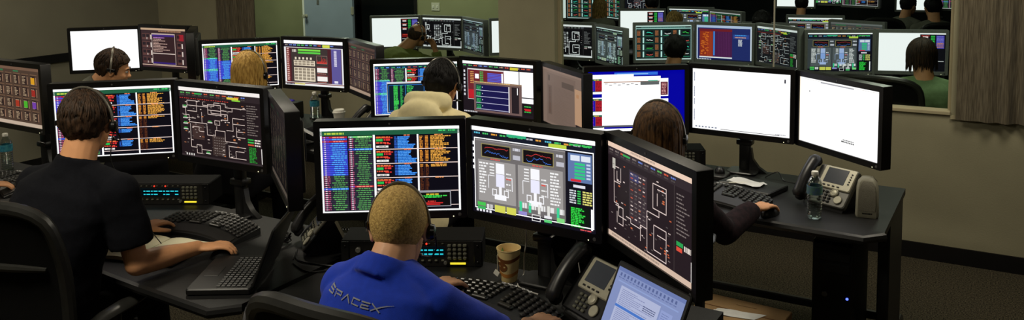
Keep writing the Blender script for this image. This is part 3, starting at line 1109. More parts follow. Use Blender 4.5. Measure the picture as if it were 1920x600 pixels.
def pic_page(seed):
    p = Picture((128, 142, 188), seed, w=.310, h=.194, lift=LIFT)
    r = p.rnd
    p.rect(0, 0, 1, .06, (104, 120, 172))
    for i in range(16):
        p.rect(.05 + i * .055, .08, .075 + i * .055, .13, (84, 98, 146))
        p.text(.04 + i * .055, .15, .04, .015, (92, 106, 156))
    p.rect(.05, .2, .95, .22, (140, 158, 206))
    p.rect(.12, .26, .72, 1, (172, 180, 212), 1)
    p.rect(.74, .3, .9, 1, (142, 156, 204), 1)
    for i in range(24):
        if 9 <= i <= 10:
            continue
        p.text(.15, .3 + i * .028, .5 * r.uniform(.3, 1), .01, (120, 128, 172), 2)
    p.rect(.12, .55, .72, .59, (70, 116, 196), 3)
    for i in range(3):
        p.text(.5, .38 + i * .03, .18, .012, (60, 70, 110), 3)
    for i in range(18):
        p.text(.76, .34 + i * .034, .1, .01, (108, 120, 168), 3)
    return p


# ------------------------------------------------------------------ monitors
BW, BH, BD = .566, .381, .05


def monitor(label, x, y, z, yaw, pic, grey=False, group=None):
    t = thing('monitor', label, 'monitor', (x, y, z - .162 - .03), R(yaw), group)
    zc = .192
    o = obj('screen', pic.mesh(), 'screen', t, False)
    o.location = (0, -.0005, zc)
    zb = zc + (.027 - .03) / 2
    b = NB()
    outer = rrect(BW, BH, .006, 2)
    inner = rrect(SW + .001, SH + .001, .002, 2)
    inner = [(a, q - (.027 - .03) / 2) for a, q in inner]
    rings = []
    for poly, yy in ((inner, .006), (inner, -.006), (outer, -.006), (outer, BD)):
        rings.append([b.verts.new((a, yy, zb + q)) for a, q in poly])
    skin(b, rings, False)
    b.faces.new(rings[-1])
    obj('bezel', b, 'bezel2' if grey else 'bezel', t, True, 30)
    b = NB()
    add_box(b, (0, BD + .008, zb), (.44, .03, .29), None, .012, 2)
    add_box(b, (0, BD + .022, zb), (.14, .016, .14), None, .006, 1)
    obj('back_shell', b, 'shell', t)
    b = NB()
    add_lathe(b, [(.0065, 0), (.0065, .0012), (.005, .0016)], 14, (BW / 2 - .028, -.0062, .014), Matrix.Rotation(R(90), 3, 'X'))
    obj('emblem', b, 'emblem', t, label='small round grey emblem')
    b = NB()
    add_lathe(b, [(.004, 0), (.004, .0008), (.003, .001)], 12, (0, -.0062, zc + SH / 2 + .013), Matrix.Rotation(R(90), 3, 'X'))
    obj('sensor_dot', b, 'emblem', t)
    b = NB()
    add_ell(b, (BW / 2 - .052, -.006, .007), (.0022, .0015, .0022), None, 8, 6)
    obj('power_light', b, 'led_w', t, label='lit power light')
    return t


def vesa_stand(label, x, y, yaw, z0, zc, mons, group):
    """one post on a foot with an arm behind the three screens it carries"""
    t = thing('monitor_stand', label, 'monitor stand', (x, y, z0), 0, group)
    b = NB()
    add_box(b, (0, 0, (zc - z0) / 2 + .01), (.058, .032, zc - z0 + .02), None, .006, 2)
    obj('post', b, 'steel', t)
    b = NB()
    add_rbox(b, (0, -.035, .007), (.16, .13, .014), .03)
    obj('foot', b, 'steel', t)
    b = NB()
    prof = [(.02, .002), (.12, .002), (.075, .03), (.045, .07), (.035, .13), (.03, .13)]
    for s in (1,):
        lo = [b.verts.new((s * a, -.014, q)) for a, q in prof]
        hi = [b.verts.new((s * a, .014, q)) for a, q in prof]
        skin(b, [lo, hi], True)
    obj('gusset', b, 'steel', t, label='curved gusset at the foot of the post')
    b = NB()
    add_box(b, (0, 0, .16), (.085, .06, .03), None, .008, 2)
    obj('collar', b, 'steel', t)
    b = NB()
    base = V((x, y, z0))
    pts = []
    for m in mons:
        f = V((math.sin(R(m[3])), -math.cos(R(m[3])), 0))
        pts.append(V((m[0], m[1], m[2])) - f * (BD + .053) - base)
    hub = V((0, 0, zc - z0))
    for p, m in zip(pts, mons):
        f = V((math.sin(R(m[3])), -math.cos(R(m[3])), 0))
        if (p - hub).xy.length < .12:
            add_tube(b, [hub, p], .018, 8)
        else:
            add_tube(b, [hub + V((0, .02, 0)), hub.lerp(p, .45) + V((0, .085, 0)) - f * .05, p - f * .07, p], .018, 8)
    obj('arm', b, 'steel', t)
    for p, m in zip(pts, mons):
        b = NB()
        add_box(b, (0, 0, 0), (.12, .018, .12), None, .004)
        f = V((math.sin(R(m[3])), -math.cos(R(m[3])), 0))
        o = obj('mount_plate', b, 'steel', t, loc=p + f * .011)
        o.rotation_euler = (0, 0, R(m[3]))
    return t


# ------------------------------------------------------------------ furniture and desk things
DESK = .72


def desk(label, x, y, w=1.57, end=False):
    """straight console desk, its top at DESK; x, y: the point under the middle screen"""
    t = thing('console_desk', label, 'desk', (x, y, 0), 0, 'console desks')
    b = NB()
    h = w / 2
    cut = .07
    poly = [(-h, .135), (-h, -.60), (-h + cut, -.68), (-.3, -.66), (.0, -.64), (.3, -.66), (h - cut, -.68), (h, -.60), (h, .135)]
    add_prism(b, poly, DESK - .03, DESK)
    obj('desk_top', b, 'desk', t, False)
    b = NB()
    add_tube(b, [(px, py, DESK - .018) for px, py in poly[1:8]], .019, 8)
    obj('front_edge', b, 'desk_edge', t)
    for s in (-1, 1):
        b = NB()
        add_box(b, (s * (h - .03), -.13, (DESK - .03) / 2), (.05, .46, DESK - .03), None, .006)
        obj('end_panel', b, 'desk_side', t)
        b = NB()
        add_box(b, (s * (h - .03), -.13, .03), (.07, .62, .06), None, .01)
        obj('foot_rail', b, 'steel', t)
    b = NB()
    add_box(b, (0, -.05, .12), (w - .12, .03, .04), None, .006)
    obj('cross_rail', b, 'steel', t)
    return t


def keyboard(label, x, y, yaw, z=DESK):
    t = thing('keyboard', label, 'keyboard', (x, y, z), R(yaw), 'ergonomic keyboards')
    bow = lambda u: .02 - .055 * (abs(u) / .25) ** 2
    rise = lambda u: .012 * (1 - (abs(u) / .25) ** 2)
    b = NB()
    rings = []
    for i in range(25):
        u = -.25 + .5 * i / 24
        e = .97 if i in (0, 24) else 1
        y0, y1 = bow(u) - .125 * e, bow(u) + .085 * e
        zz = rise(u)
        rings.append([b.verts.new((u, y0, .001)), b.verts.new((u, y0, .008 * e + zz * .5)), b.verts.new((u, y0 + .07, .019 * e + zz)), b.verts.new((u, y1, .03 * e + zz)), b.verts.new((u, y1, .001))])
    skin(b, rings, True)
    obj('base', b, 'kb', t)
    b = NB()
    rnd = random.Random(3)
    for row in range(6):
        vy = -.04 + row * .0215
        n = 17
        for k in range(n):
            u = -.232 + .464 * k / (n - 1)
            if abs(u) < .012 and 0 < row < 5:
                continue
            w = .0215
            if row == 0 and 4 <= k <= 12 and k not in (6, 10):
                continue
            if row == 0 and k in (6, 10):
                w = .075
            sl = math.atan2(bow(u + .005) - bow(u - .005), .01)
            vs = add_box(b, (0, 0, 0), (w * .9, .0175, .008), None, .0025)
            m = Matrix.Rotation(sl, 3, 'Z')
            for v in vs:
                if v.co.z > 0:
                    v.co.x *= .86
                    v.co.y *= .86
                v.co = m @ v.co + V((u, bow(u) + vy, .026 + rise(u) + (vy + .04) * .085))
    k = obj('keycaps', b, 'key', t, False)
    k['kind'] = 'stuff'
    b = NB()
    for k in range(7):
        u = -.05 + k * .017 + (0.02 if k > 3 else 0)
        add_box(b, (u, bow(u) + .077, .036 + rise(u)), (.015, .01, .006), None, .002)
    obj('media_buttons', b, 'keysil', t, False, label='silver media buttons along the top edge')['kind'] = 'stuff'
    b = NB()
    rings = []
    for i in range(17):
        u = -.235 + .47 * i / 16
        rings.append([b.verts.new((u, bow(u) - .12, .010)), b.verts.new((u, bow(u) - .117, .014 + rise(u) * .7)), b.verts.new((u, bow(u) - .06, .023 + rise(u))), b.verts.new((u, bow(u) - .058, .014))])
    skin(b, rings, True)
    obj('palm_rest', b, 'shell', t)
    return t


def mouse(label, x, y, yaw, z=DESK):
    t = thing('mouse', label, 'mouse', (x, y, z), R(yaw), 'computer mice')
    b = NB()
    add_ell(b, (0, 0, .004), (.031, .056, .034), None, 20, 14)
    for v in b.verts:
        v.co.z = max(v.co.z, .001)
        v.co.x *= 1 - .12 * math.cos(v.co.y * 40)
    obj('body', b, 'kb', t)
    b = NB()
    add_lathe(b, [(.008, -.003), (.009, 0), (.008, .003)], 12, (0, .03, .031), Matrix.Rotation(R(90), 3, 'Y'))
    obj('wheel', b, 'shell_grey', t)
    return t


def phone(label, x, y, yaw, dark=False, z=DESK, tilt=48):
    """desk phone: face leaning back on a wedge stand, handset standing at its left side"""
    t = thing('desk_phone', label, 'phone', (x, y, z), R(yaw), 'desk phones')
    T = Matrix.Rotation(R(tilt), 3, 'X')
    o = V((0, -.09, .025))
    fp = lambda px, py, pz=0: o + T @ V((px, py, pz))
    b = NB()
    add_rbox(b, fp(.03, .1, -.014), (.2, .2, .028), .014, T)
    obj('body', b, 'phone_dark' if dark else 'phone_sil_d', t)
    b = NB()
    add_rbox(b, fp(.045, .138, .003), (.165, .115, .012), .008, T)
    obj('face_plate', b, 'phone_sil', t, label='pale silver plate round the display')
    b = NB()
    add_box(b, fp(.035, .147, .0095), (.105, .078, .002), T, .0008)
    obj('display', b, 'phone_lcd', t)
    b = NB()
    for i in range(4):
        add_box(b, fp(-.005 + i * .024, .094, .011), (.012, .006, .004), T, .001)
    obj('soft_keys', b, 'phone_dark', t, False)['kind'] = 'stuff'
    b = NB()
    for i in range(5):
        add_lathe(b, [(.004, 0), (.004, .004), (.003, .005)], 10, fp(.108, .118 + i * .013, .008), T)
    obj('line_keys', b, 'phone_dark', t, False)['kind'] = 'stuff'
    b = NB()
    for i in range(3):
        for j in range(4):
            add_rbox(b, fp(.0 + i * .022, .018 + j * .0155, .003), (.016, .011, .008), .004, T)
    obj('keypad', b, 'phone_dark' if not dark else 'commkey', t, True)['kind'] = 'stuff'
    b = NB()
    add_lathe(b, [(.02, 0), (.02, .006), (.016, .009), (.012, .007), (0.008, .008)], 20, fp(.06, .066, .001), T)
    add_lathe(b, [(.02, 0), (.02, .004), (.018, .006)], 20, fp(.09, .035, .001), T)
    obj('navigation_ring', b, 'phone_sil', t)
    # handset: arched bar with two cups, lying along the left side
    b = NB()
    pts = []
    rs = []
    for i in range(15):
        s = i / 14
        py = -.005 + .22 * s
        pz = .026 + .018 * math.sin(math.pi * s)
        pts.append(fp(-.09, py, pz))
        rs.append(.028 + .006 * abs(2 * s - 1) ** 2 - (.012 if i in (0, 14) else 0))
    add_tube(b, pts, rs, 14, True, .72)
    for s in (.02, .98):
        add_lathe(b, [(.016, -.014), (.024, -.012), (.027, .0), (.022, .014), (.012, .02)], 16, fp(-.09, -.005 + .22 * s + (.012 if s < .5 else -.012), .014), T)
    obj('handset', b, 'phone_dark', t)
    b = NB()
    pr = [(-.07, 0), (.13, 0), (.13, .07), (-.07, .07)]
    lo = [b.verts.new(V((px, -.06, 0))) for px in (-.06, .12)]
    a0 = [V((px, -.08, .0)) for px in (-.06, .12)]
    a1 = [V((px, .10, .0)) for px in (-.06, .12)]
    a2 = [fp(px, .17, -.02) for px in (-.06, .12)]
    a3 = [fp(px, .02, -.02) for px in (-.06, .12)]
    for v in lo:
        b.verts.remove(v)
    rings = [[b.verts.new(q[k]) for q in (a0, a1, a2, a3)] for k in (0, 1)]
    skin(b, rings, True)
    obj('stand', b, 'phone_dark', t)
    b = NB()
    pts = []
    for i in range(90):
        s = i / 89
        c = V((-.09 - .05 * math.sin(s * 3), -.06 + .2 * s, .016))
        pts.append(c + V((.008 * math.cos(i * 1.25), 0, .008 * math.sin(i * 1.25))))
    add_tube(b, pts, .0022, 5)
    obj('coiled_cord', b, 'cable', t)
    return t


def comm_panel(label, x, y, yaw, w=.5, z=DESK):
    """low rack of one intercom panel: text display, buttons, keypad"""
    t = thing('intercom_panel', label, 'intercom panel', (x, y, z), R(yaw), 'intercom panels')
    h, d = .105, .16
    b = NB()
    add_box(b, (0, d / 2, h / 2), (w, d, h), None, .004)
    obj('case', b, 'case', t)
    b = NB()
    add_box(b, (0, -.0005, h / 2), (w - .06, .002, h * .94))
    obj('face_plate', b, 'comm', t)
    for s in (-1, 1):
        b = NB()
        add_box(b, (s * (w / 2 - .018), -.003, h / 2), (.03, .008, h * .96), None, .002)
        for q in (.02, .085):
            add_ell(b, (s * (w / 2 - .018), -.008, q), (.005, .003, .005), None, 8, 6)
        obj('rack_ear', b, 'steel', t)
    b = NB()
    add_box(b, (.03, -.002, .062), (.2, .004, .04), None, .001)
    obj('display', b, 'lcdbg', t)
    b = NB()
    rnd = random.Random(int(x * 100))
    xx = -.05
    while xx < .12:
        l = rnd.uniform(.008, .02)
        for q in (.068, .052):
            if rnd.random() < .85:
                add_box(b, (xx + l / 2, -.0045, q), (l, .001, .0045))
        xx += l + .005
    obj('display_text', b, 'cyan', t, False, label='glowing cyan characters')['kind'] = 'stuff'
    b = NB()
    for i in range(8):
        add_box(b, (-.06 + i * .026, -.003, .026), (.012, .008, .007), None, .002)
        add_box(b, (-.06 + i * .026, -.003, .093), (.008, .005, .004), None, .001)
    obj('button_row', b, 'commkey', t, False)['kind'] = 'stuff'
    b = NB()
    for i in range(4):
        for j in range(4):
            add_box(b, (.148 + i * .02, -.004, .036 + j * .0165), (.015, .01, .012), None, .003)
    obj('keypad', b, 'commkey', t, False)['kind'] = 'stuff'
    b = NB()
    add_box(b, (.18, -.003, .014), (.06, .006, .007), None, .001)
    obj('status_light', b, 'led_y', t, False, label='lit yellow bar under the keypad')
    b = NB()
    for q in (.045, .1):
        add_ell(b, (q - .04, -.005, .093), (.004, .004, .004), None, 8, 6)
    obj('alert_light', b, 'led_r', t, False, label='lit red dots')
    b = NB()
    add_lathe(b, [(.011, 0), (.011, .012), (.009, .014)], 16, (-w / 2 + .07, 0, .07), Matrix.Rotation(R(90), 3, 'X'))
    obj('knob', b, 'phone_sil_d', t)
    b = NB()
    add_lathe(b, [(.007, 0), (.007, .01), (.006, .012)], 16, (.132, 0, .018), Matrix.Rotation(R(90), 3, 'X'))
    obj('knob', b, 'phone_sil_d', t)
    return t


def laptop(label, x, y, yaw, pic=None, open_deg=108, w=.335, d=.235, z=DESK):
    """origin: middle of the hinge; the user sits toward -y"""
    t = thing('laptop', label, 'laptop', (x, y, z), R(yaw))
    b = NB()
    add_rbox(b, (0, -d / 2, .013), (w, d, .024), .01)
    obj('base', b, 'kb', t)
    b = NB()
    for row in range(6):
        for k in range(14):
            add_box(b, (-.138 + k * .0212, -.03 - row * .0185, .0265), (.018, .0155, .004), None, .0015)
    obj('keycaps', b, 'kb', t, False)['kind'] = 'stuff'
    b = NB()
    add_box(b, (0, -.185, .0255), (.09, .055, .002), None, .001)
    obj('touchpad', b, 'shell', t)
    Tl = Matrix.Rotation(R(180 - open_deg), 3, 'X') @ Matrix.Scale(1, 3)
    lid = Matrix.Rotation(R(open_deg - 90), 3, 'X')
    # lid plane: local x across, z up; rotated back about the hinge
    lid = Matrix.Rotation(-R(open_deg - 90), 3, 'X')
    b = NB()
    flat = Matrix.Rotation(R(90), 3, 'X')
    add_rbox(b, lid @ V((0, .006, d / 2)) + V((0, 0, .026)), (w, d, .011), .01, lid @ flat)
    obj('lid', b, 'kb', t)
    b = NB()
    for s in (-1, 1):
        add_lathe(b, [(.009, -.03), (.009, .03)], 12, (s * .11, .002, .025), Matrix.Rotation(R(90), 3, 'Y'))
    obj('hinge', b, 'steel', t)
    if pic:
        o = obj('screen', pic.mesh(), 'screen', t, False)
        o.location = lid @ V((0, -.0008, d / 2 + .004)) + V((0, 0, .026))
        o.rotation_euler = lid.to_euler()
    return t


def bottle(label, x, y, lab, h=.212, z=DESK):
    t = thing('water_bottle', label, 'bottle', (x, y, z), 0, 'water bottles')
    r = .0325
    prof = [(.012, .004), (.026, 0), (.031, .004), (r, .012)]
    for i in range(9):
        q = .02 + i * .012
        prof += [(r, q), (r - .0025, q + .006)]
    prof += [(r, .132), (r, .15), (.03, .165), (.022, .18), (.0135, .192), (.0125, .2)]
    k = h / .212
    prof = [(a, c * k) for a, c in prof]
    b = NB()
    add_lathe(b, prof, 24)
    obj('shell', b, 'bottle', t)
    b = NB()
    add_lathe(b, [(max(.004, a - .0016), c + .001) for a, c in prof if c < .1 * k], 24)
    obj('water', b, 'water', t)
    b = NB()
    add_lathe(b, [(r - .0005, .112 * k), (r + .0012, .112 * k), (r + .0012, .15 * k), (r - .0005, .15 * k)], 24, caps=False)
    obj('wrap_label', b, lab, t, label='coloured paper band')
    b = NB()
    add_lathe(b, [(.0145, .196 * k), (.015, .198 * k), (.015, .21 * k), (.0135, .213 * k), (.004, .213 * k)], 20)
    obj('cap', b, 'white', t, label='white screw cap')
    return t


def office_chair(label, x, y, yaw, top=1.12, w=.5, seat=.43, arms=True, lift=.04, group='office chairs'):
    """faces +y before turning"""
    t = thing('office_chair', label, 'chair', (x, y, 0), R(yaw), group)
    b = NB()
    add_rbox(b, (0, 0, seat - .04), (.5, .48, .08), .1)
    obj('seat', b, 'chair', t)
    z0 = seat + .08
    H = top - z0

    def P(u, s, off=0):
        ww = w / 2 * (1 - .1 * (1 - s) - .07 * max(0, s - .7) / .3)
        yy = -.25 - .07 * s + .05 * (u * u) + .025 * math.sin(s * math.pi)
        zz = z0 + H * s - (.05 * u ** 4) * (s > .5) * (s - .5) * 2
        return V((u * ww, yy + off, zz))
    b = NB()
    n, m_ = 12, 12
    fr = [[b.verts.new(P(-1 + 2 * i / n, j / m_, .012)) for i in range(n + 1)] for j in range(m_ + 1)]
    bk = [[b.verts.new(P(-1 + 2 * i / n, j / m_, -.012)) for i in range(n + 1)] for j in range(m_ + 1)]
    for g, fl in ((fr, 1), (bk, -1)):
        for j in range(m_):
            for i in range(n):
                q = (g[j][i], g[j][i + 1], g[j + 1][i + 1], g[j + 1][i])
                b.faces.new(q if fl == 1 else q[::-1])
    for i in range(n):
        b.faces.new((fr[0][i], bk[0][i], bk[0][i + 1], fr[0][i + 1]))
        b.faces.new((fr[m_][i], fr[m_][i + 1], bk[m_][i + 1], bk[m_][i]))
    for j in range(m_):
        b.faces.new((fr[j][0], fr[j + 1][0], bk[j + 1][0], bk[j][0]))
        b.faces.new((fr[j][n], bk[j][n], bk[j + 1][n], fr[j + 1][n]))
    back = obj('backrest', b, 'chair_mesh', t)
    b = NB()
    loop = [P(-1, j / 14) for j in range(15)] + [P(-1 + 2 * i / 14, 1) for i in range(1, 14)] + [P(1, 1 - j / 14) for j in range(15)]
    sm_ = loop[:]
    for _ in range(2):
        sm_ = [sm_[0]] + [(sm_[i - 1] + sm_[i] * 2 + sm_[i + 1]) / 4 for i in range(1, len(sm_) - 1)] + [sm_[-1]]
    add_tube(b, sm_, .024, 10)
    obj('backrest_rim', b, 'chair_rim', back)
    b = NB()
    add_tube(b, [P(u, .62, -.022) for u in (-.85, -.5, 0, .5, .85)], [.008, .014, .016, .014, .008], 8)
    obj('cross_brace', b, 'chair_rim', back)
    b = NB()
    add_tube(b, [(0, -.1, seat - .1), (0, -.3, seat - .08), (0, -.33, seat + .1), P(0, .3, -.03)], [.035, .035, .03, .02], 10)
    obj('spine', b, 'chair_rim', t)
    if arms:
        for s in (-1, 1):
            b = NB()
            pts = [(s * .28, -.17, seat + lift + .17), (s * .29, -.08, seat + lift + .185), (s * .295, .03, seat + lift + .19), (s * .285, .12, seat + lift + .18)]
            add_tube(b, pts, [.022, .036, .038, .024], 12, True, .45)
            a = obj('armrest', b, 'chair_rim', t)
            b = NB()
            add_tube(b, [(s * .22, -.05, seat - .07), (s * .30, -.05, seat - .03), (s * .295, -.03, seat + lift + .17)], [.018, .022, .018], 8)
            obj('arm_post', b, 'chair_rim', a)
    b = NB()
    add_tube(b, [(0, 0, .09), (0, 0, seat - .06)], [.03, .024], 12)
    obj('gas_column', b, 'steel', t)
    for k in range(5):
        a = R(72 * k + 15)
        c, s = math.cos(a), math.sin(a)
        b = NB()
        add_tube(b, [(.02 * c, .02 * s, .11), (.3 * c, .3 * s, .075)], [.028, .018], 8)
        l = obj('leg', b, 'chair_rim', t)
        b = NB()
        add_lathe(b, [(.012, -.022), (.028, -.02), (.028, .02), (.012, .022)], 14, (.29 * c, .29 * s, .0285), Matrix.Rotation(a + R(90), 3, 'Z') @ Matrix.Rotation(R(90), 3, 'Y'))
        obj('caster', b, 'steel', l)
    return t


def cable(label, pts, r=.003, m='cable', name='cable'):
    """smooth run of cable through pts"""
    P = [V(p) for p in pts]
    out = []
    for i in range(len(P) - 1):
        p0, p1, p2, p3 = P[max(i - 1, 0)], P[i], P[i + 1], P[min(i + 2, len(P) - 1)]
        for k in range(8):
            s = k / 8
            out.append(.5 * ((2 * p1) + (p2 - p0) * s + (2 * p0 - 5 * p1 + 4 * p2 - p3) * s * s + (3 * p1 - p0 - 3 * p2 + p3) * s ** 3))
    out.append(P[-1])
    b = NB()
    add_tube(b, out, r, 6)
    return tag(obj(name, b, m), label, 'cable')


# ------------------------------------------------------------------ people
def head_matrix(c, yaw, pitch=0.0, roll=0.0):
    """columns: right, forward, up; yaw = direction faced, from +x"""
    f = V((math.cos(R(yaw)) * math.cos(R(pitch)), math.sin(R(yaw)) * math.cos(R(pitch)), -math.sin(R(pitch))))
    r = f.cross(V((0, 0, 1))).normalized()
    u = r.cross(f)
    m = Matrix((r, f, u)).transposed()
    m = m @ Matrix.Rotation(R(roll), 3, 'Y')
    return m


def build_head(bm, H, c):
    P = lambda x, y, z: c + H @ V((x, y, z))
    E = lambda p, r, rot=None: add_ell(bm, P(*p), r, H @ rot if rot else H, 20, 14)
    E((0, -.012, .03), (.076, .097, .088))
    E((0, .03, -.025), (.064, .064, .085))
    E((0, .036, -.072), (.052, .046, .036))
    E((0, .068, -.094), (.024, .02, .017))
    E((0, .074, .02), (.052, .02, .013))
    E((0, .088, -.004), (.0105, .014, .026), Matrix.Rotation(R(14), 3, 'X'))
    E((0, .101, -.026), (.0145, .014, .0115))
    for s in (-1, 1):
        E((s * .037, .06, -.026), (.024, .026, .024))
        E((s * .012, .094, -.03), (.008, .009, .007))
        E((s * .078, -.006, -.006), (.0085, .019, .031), Matrix.Rotation(R(-s * 18), 3, 'Z') @ Matrix.Rotation(R(-10), 3, 'X'))
        E((s * .083, -.014, .006), (.006, .014, .02), Matrix.Rotation(R(-s * 24), 3, 'Z'))
    E((0, .09, -.056), (.02, .009, .006))
    E((0, .088, -.066), (.017, .009, .007))


def build_hand(bm, wr, d, up, thumb, curl=.5, spread=.10, k=1.0):
    d = d.normalized()
    right = d.cross(up).normalized()
    up = right.cross(d).normalized()
    B = Matrix((right, d, up)).transposed()
    add_ell(bm, wr + d * .048 * k, (.041 * k, .056 * k, .0155 * k), B, 18, 12)
    add_ell(bm, wr + d * .03 * k + right * thumb * .022 * k - up * .004, (.02 * k, .034 * k, .016 * k), B, 14, 10)
    add_tube(bm, [wr - d * .03, wr + d * .03], [.027 * k, .026 * k], 12, True, .72)
    lens = {-1: (.068, .08, .076, .06), 1: (.06, .076, .08, .068)}[thumb]
    offs = (-.031, -.0105, .0105, .031)
    for off, L in zip(offs, lens):
        a = R(off / .031 * spread * 60)
        fd = (d * math.cos(a) + right * math.sin(a)).normalized()
        p = wr + d * .088 * k + right * off * k + up * .003
        pts = [p - fd * .02, p]
        ang = 0.0
        for seg, q in ((.45, .35), (.32, 1.0), (.25, .8)):
            ang += curl * q
            p = p + (fd * math.cos(ang) - up * math.sin(ang)) * L * seg * k
            pts.append(p)
        add_tube(bm, pts, [.0095 * k, .0098 * k, .009 * k, .0083 * k, .0065 * k], 10)
    t0 = wr + d * .022 * k + right * thumb * .028 * k - up * .004
    t1 = t0 + (d * .7 + right * thumb * .72 - up * .2).normalized() * .042 * k
    t2 = t1 + (d * .95 + right * thumb * .3 - up * .25).normalized() * .03 * k
    t3 = t2 + (d * 1.0 + right * thumb * .05 - up * .3).normalized() * .024 * k
    add_tube(bm, [t0, t1, t2, t3], [.0135 * k, .0115 * k, .0105 * k, .0075 * k], 10)
    return B


TORSO = [(-.2, .12, .10), (-.1, .168, .125), (0, .178, .13), (.2, .163, .12), (.4, .158, .115), (.6, .176, .122), (.75, .186, .12), (.86, .176, .105), (.93, .135, .085), (1.0, .078, .07)]


def torso_rings(bm, pel, nb, right, grow=0.0, s0=-1, s1=2, k=1.0):
    ax = nb - pel
    up = ax.normalized()
    rt = (right - up * right.dot(up)).normalized()
    fw = up.cross(rt)
    rings = []
    for (s, w, d) in TORSO:
        if s < s0 or s > s1:
            continue
        bend = -.03 * math.sin(math.pi * max(0, min(1, s)))
        c = pel + ax * s + fw * (bend * 1.0 + .012)
        n = 28
        ring = []
        for i in range(n):
            a = 2 * math.pi * i / n
            ca, sa = math.cos(a), math.sin(a)
            ex = .8
            x = math.copysign(abs(ca) ** ex, ca) * (w * k + grow)
            y = math.copysign(abs(sa) ** ex, sa) * (d * k + grow)
            ring.append(bm.verts.new(c + rt * x + fw * y))
        rings.append(ring)
    skin(bm, rings, True)


def capsule(bm, a, b, r0, r1, n=16, mid=None):
    a, b = V(a), V(b)
    L = (b - a).length
    pts, rs = [], []
    N = 6
    for i in range(N + 1):
        s = i / N
        pts.append(a.lerp(b, s))
        r = r0 + (r1 - r0) * s
        if mid:
            r += mid * math.sin(math.pi * min(1, s * 1.3)) if s < .77 else 0
        rs.append(r)
    add_tube(bm, pts, rs, n)
    add_ell(bm, a, (r0,) * 3, None, 14, 10)
    add_ell(bm, b, (r1,) * 3, None, 14, 10)


def hair_cap(H, c, thick, seed=0, rough=.004, sub=5, lowback=-.075, front=.07, crown_bare=False):
    b = NB()
    bmesh.ops.create_icosphere(b, subdivisions=sub, radius=1.0)
    e0, er = V((0, -.014, .022)), V((.0805, .1005, .1))
    keys = [(-.2, lowback), (-.075, lowback), (-.045, -.05), (-.028, .0), (-.012, .014), (.01, .012), (.016, -.02), (.028, -.022), (.034, .03), (.055, .05), (.078, front), (.2, front + .01)]
    for v in b.verts:
        d = v.co.copy()
        p = V((d.x * er.x, d.y * er.y, d.z * er.z)) + e0
        zt = keys[-1][1]
        for (ya, za), (yb, zb) in zip(keys, keys[1:]):
            if ya <= p.y <= yb:
                zt = za + (zb - za) * (p.y - ya) / (yb - ya)
                break
        n1 = noise.noise(p * 38 + V((seed, 0, 0)))
        s = (p.z - zt + .006 * n1) / .012
        s = max(0, min(1, s + .5))
        if crown_bare:
            s *= 0 if p.z > .055 and p.y > -.09 else 1
        th = thick * (.75 + .6 * max(0, p.z / .12)) * max(.2, min(1, (p.z + .08) / .11)) + rough * noise.noise(V((p.x * 90 + seed, p.y * 90, p.z * 30))) + rough * .7 * n1
        g = -.022 + (.022 + th) * (s * s * (3 - 2 * s))
        dn = V((d.x / er.x, d.y / er.y, d.z / er.z)).normalized()
        v.co = c + H @ (p + dn * g)
    return b


def add_locks(b, H, c, n, seed, length, thick, r=.006, whorl=(0, -.05, .125), drop=0.0, spread=180, face=48, out=0.0):
    """tapered strands that start near the crown and follow the skull down"""
    rnd = random.Random(seed)
    e0, er = V((0, -.014, .022)), V((.0805 + thick * .8, .1005 + thick * .8, .1 + thick))
    for _ in range(n):
        az = R(rnd.uniform(-spread, spread))
        # azimuth 0 is the back of the head
        d = V((math.sin(az), -math.cos(az), 0))
        start = rnd.uniform(8, 62) if not drop else rnd.uniform(4, 30)
        pts, rs = [], []
        steps = 8 if not drop else 12
        front = abs(math.degrees(az)) > 180 - face
        total = length * rnd.uniform(.7, 1.15)
        el = start
        twist = rnd.uniform(-.25, .25)
        off = rnd.uniform(0, .006)
        for i in range(steps + 1):
            s = i / steps
            e = R(el + math.degrees(total / .1) * s)
            lim = R(95) if drop else R(112)
            hang = max(0, e - lim) * .1
            e = min(e, lim)
            a2 = az + twist * s * .5
            dd = V((math.sin(a2) * math.sin(e), -math.cos(a2) * math.sin(e), math.cos(e)))
            p = V((dd.x * (er.x + off), dd.y * (er.y + off), dd.z * (er.z + off))) + e0
            if not drop:
                q_ = max(0, min(1, (p.z + .07) / .13))
                p = e0 + (p - e0) * (1 - .8 * (1 - q_) * thick / .09)
            if drop:
                p.z -= hang
                k = hang / max(.01, drop)
                p.x *= 1 + out * min(1, k) - .12 * max(0, k - .6)
            if front and e > R(38):
                break
            if not drop and (p.z < -.06 or (p.y > -.035 and p.z < .014) or (p.y > .03 and p.z < .055)):
                break
            pts.append(c + H @ p)
        m = len(pts)
        if m < 3:
            continue
        rs = [r * (.75 if not drop else 1) * (.5 + .5 * math.sin(math.pi * min(1, .2 + .9 * i / (m - 1)))) * (1 if i < m - 1 else .25) for i in range(m)]
        add_tube(b, pts, rs, 5, True, .55)


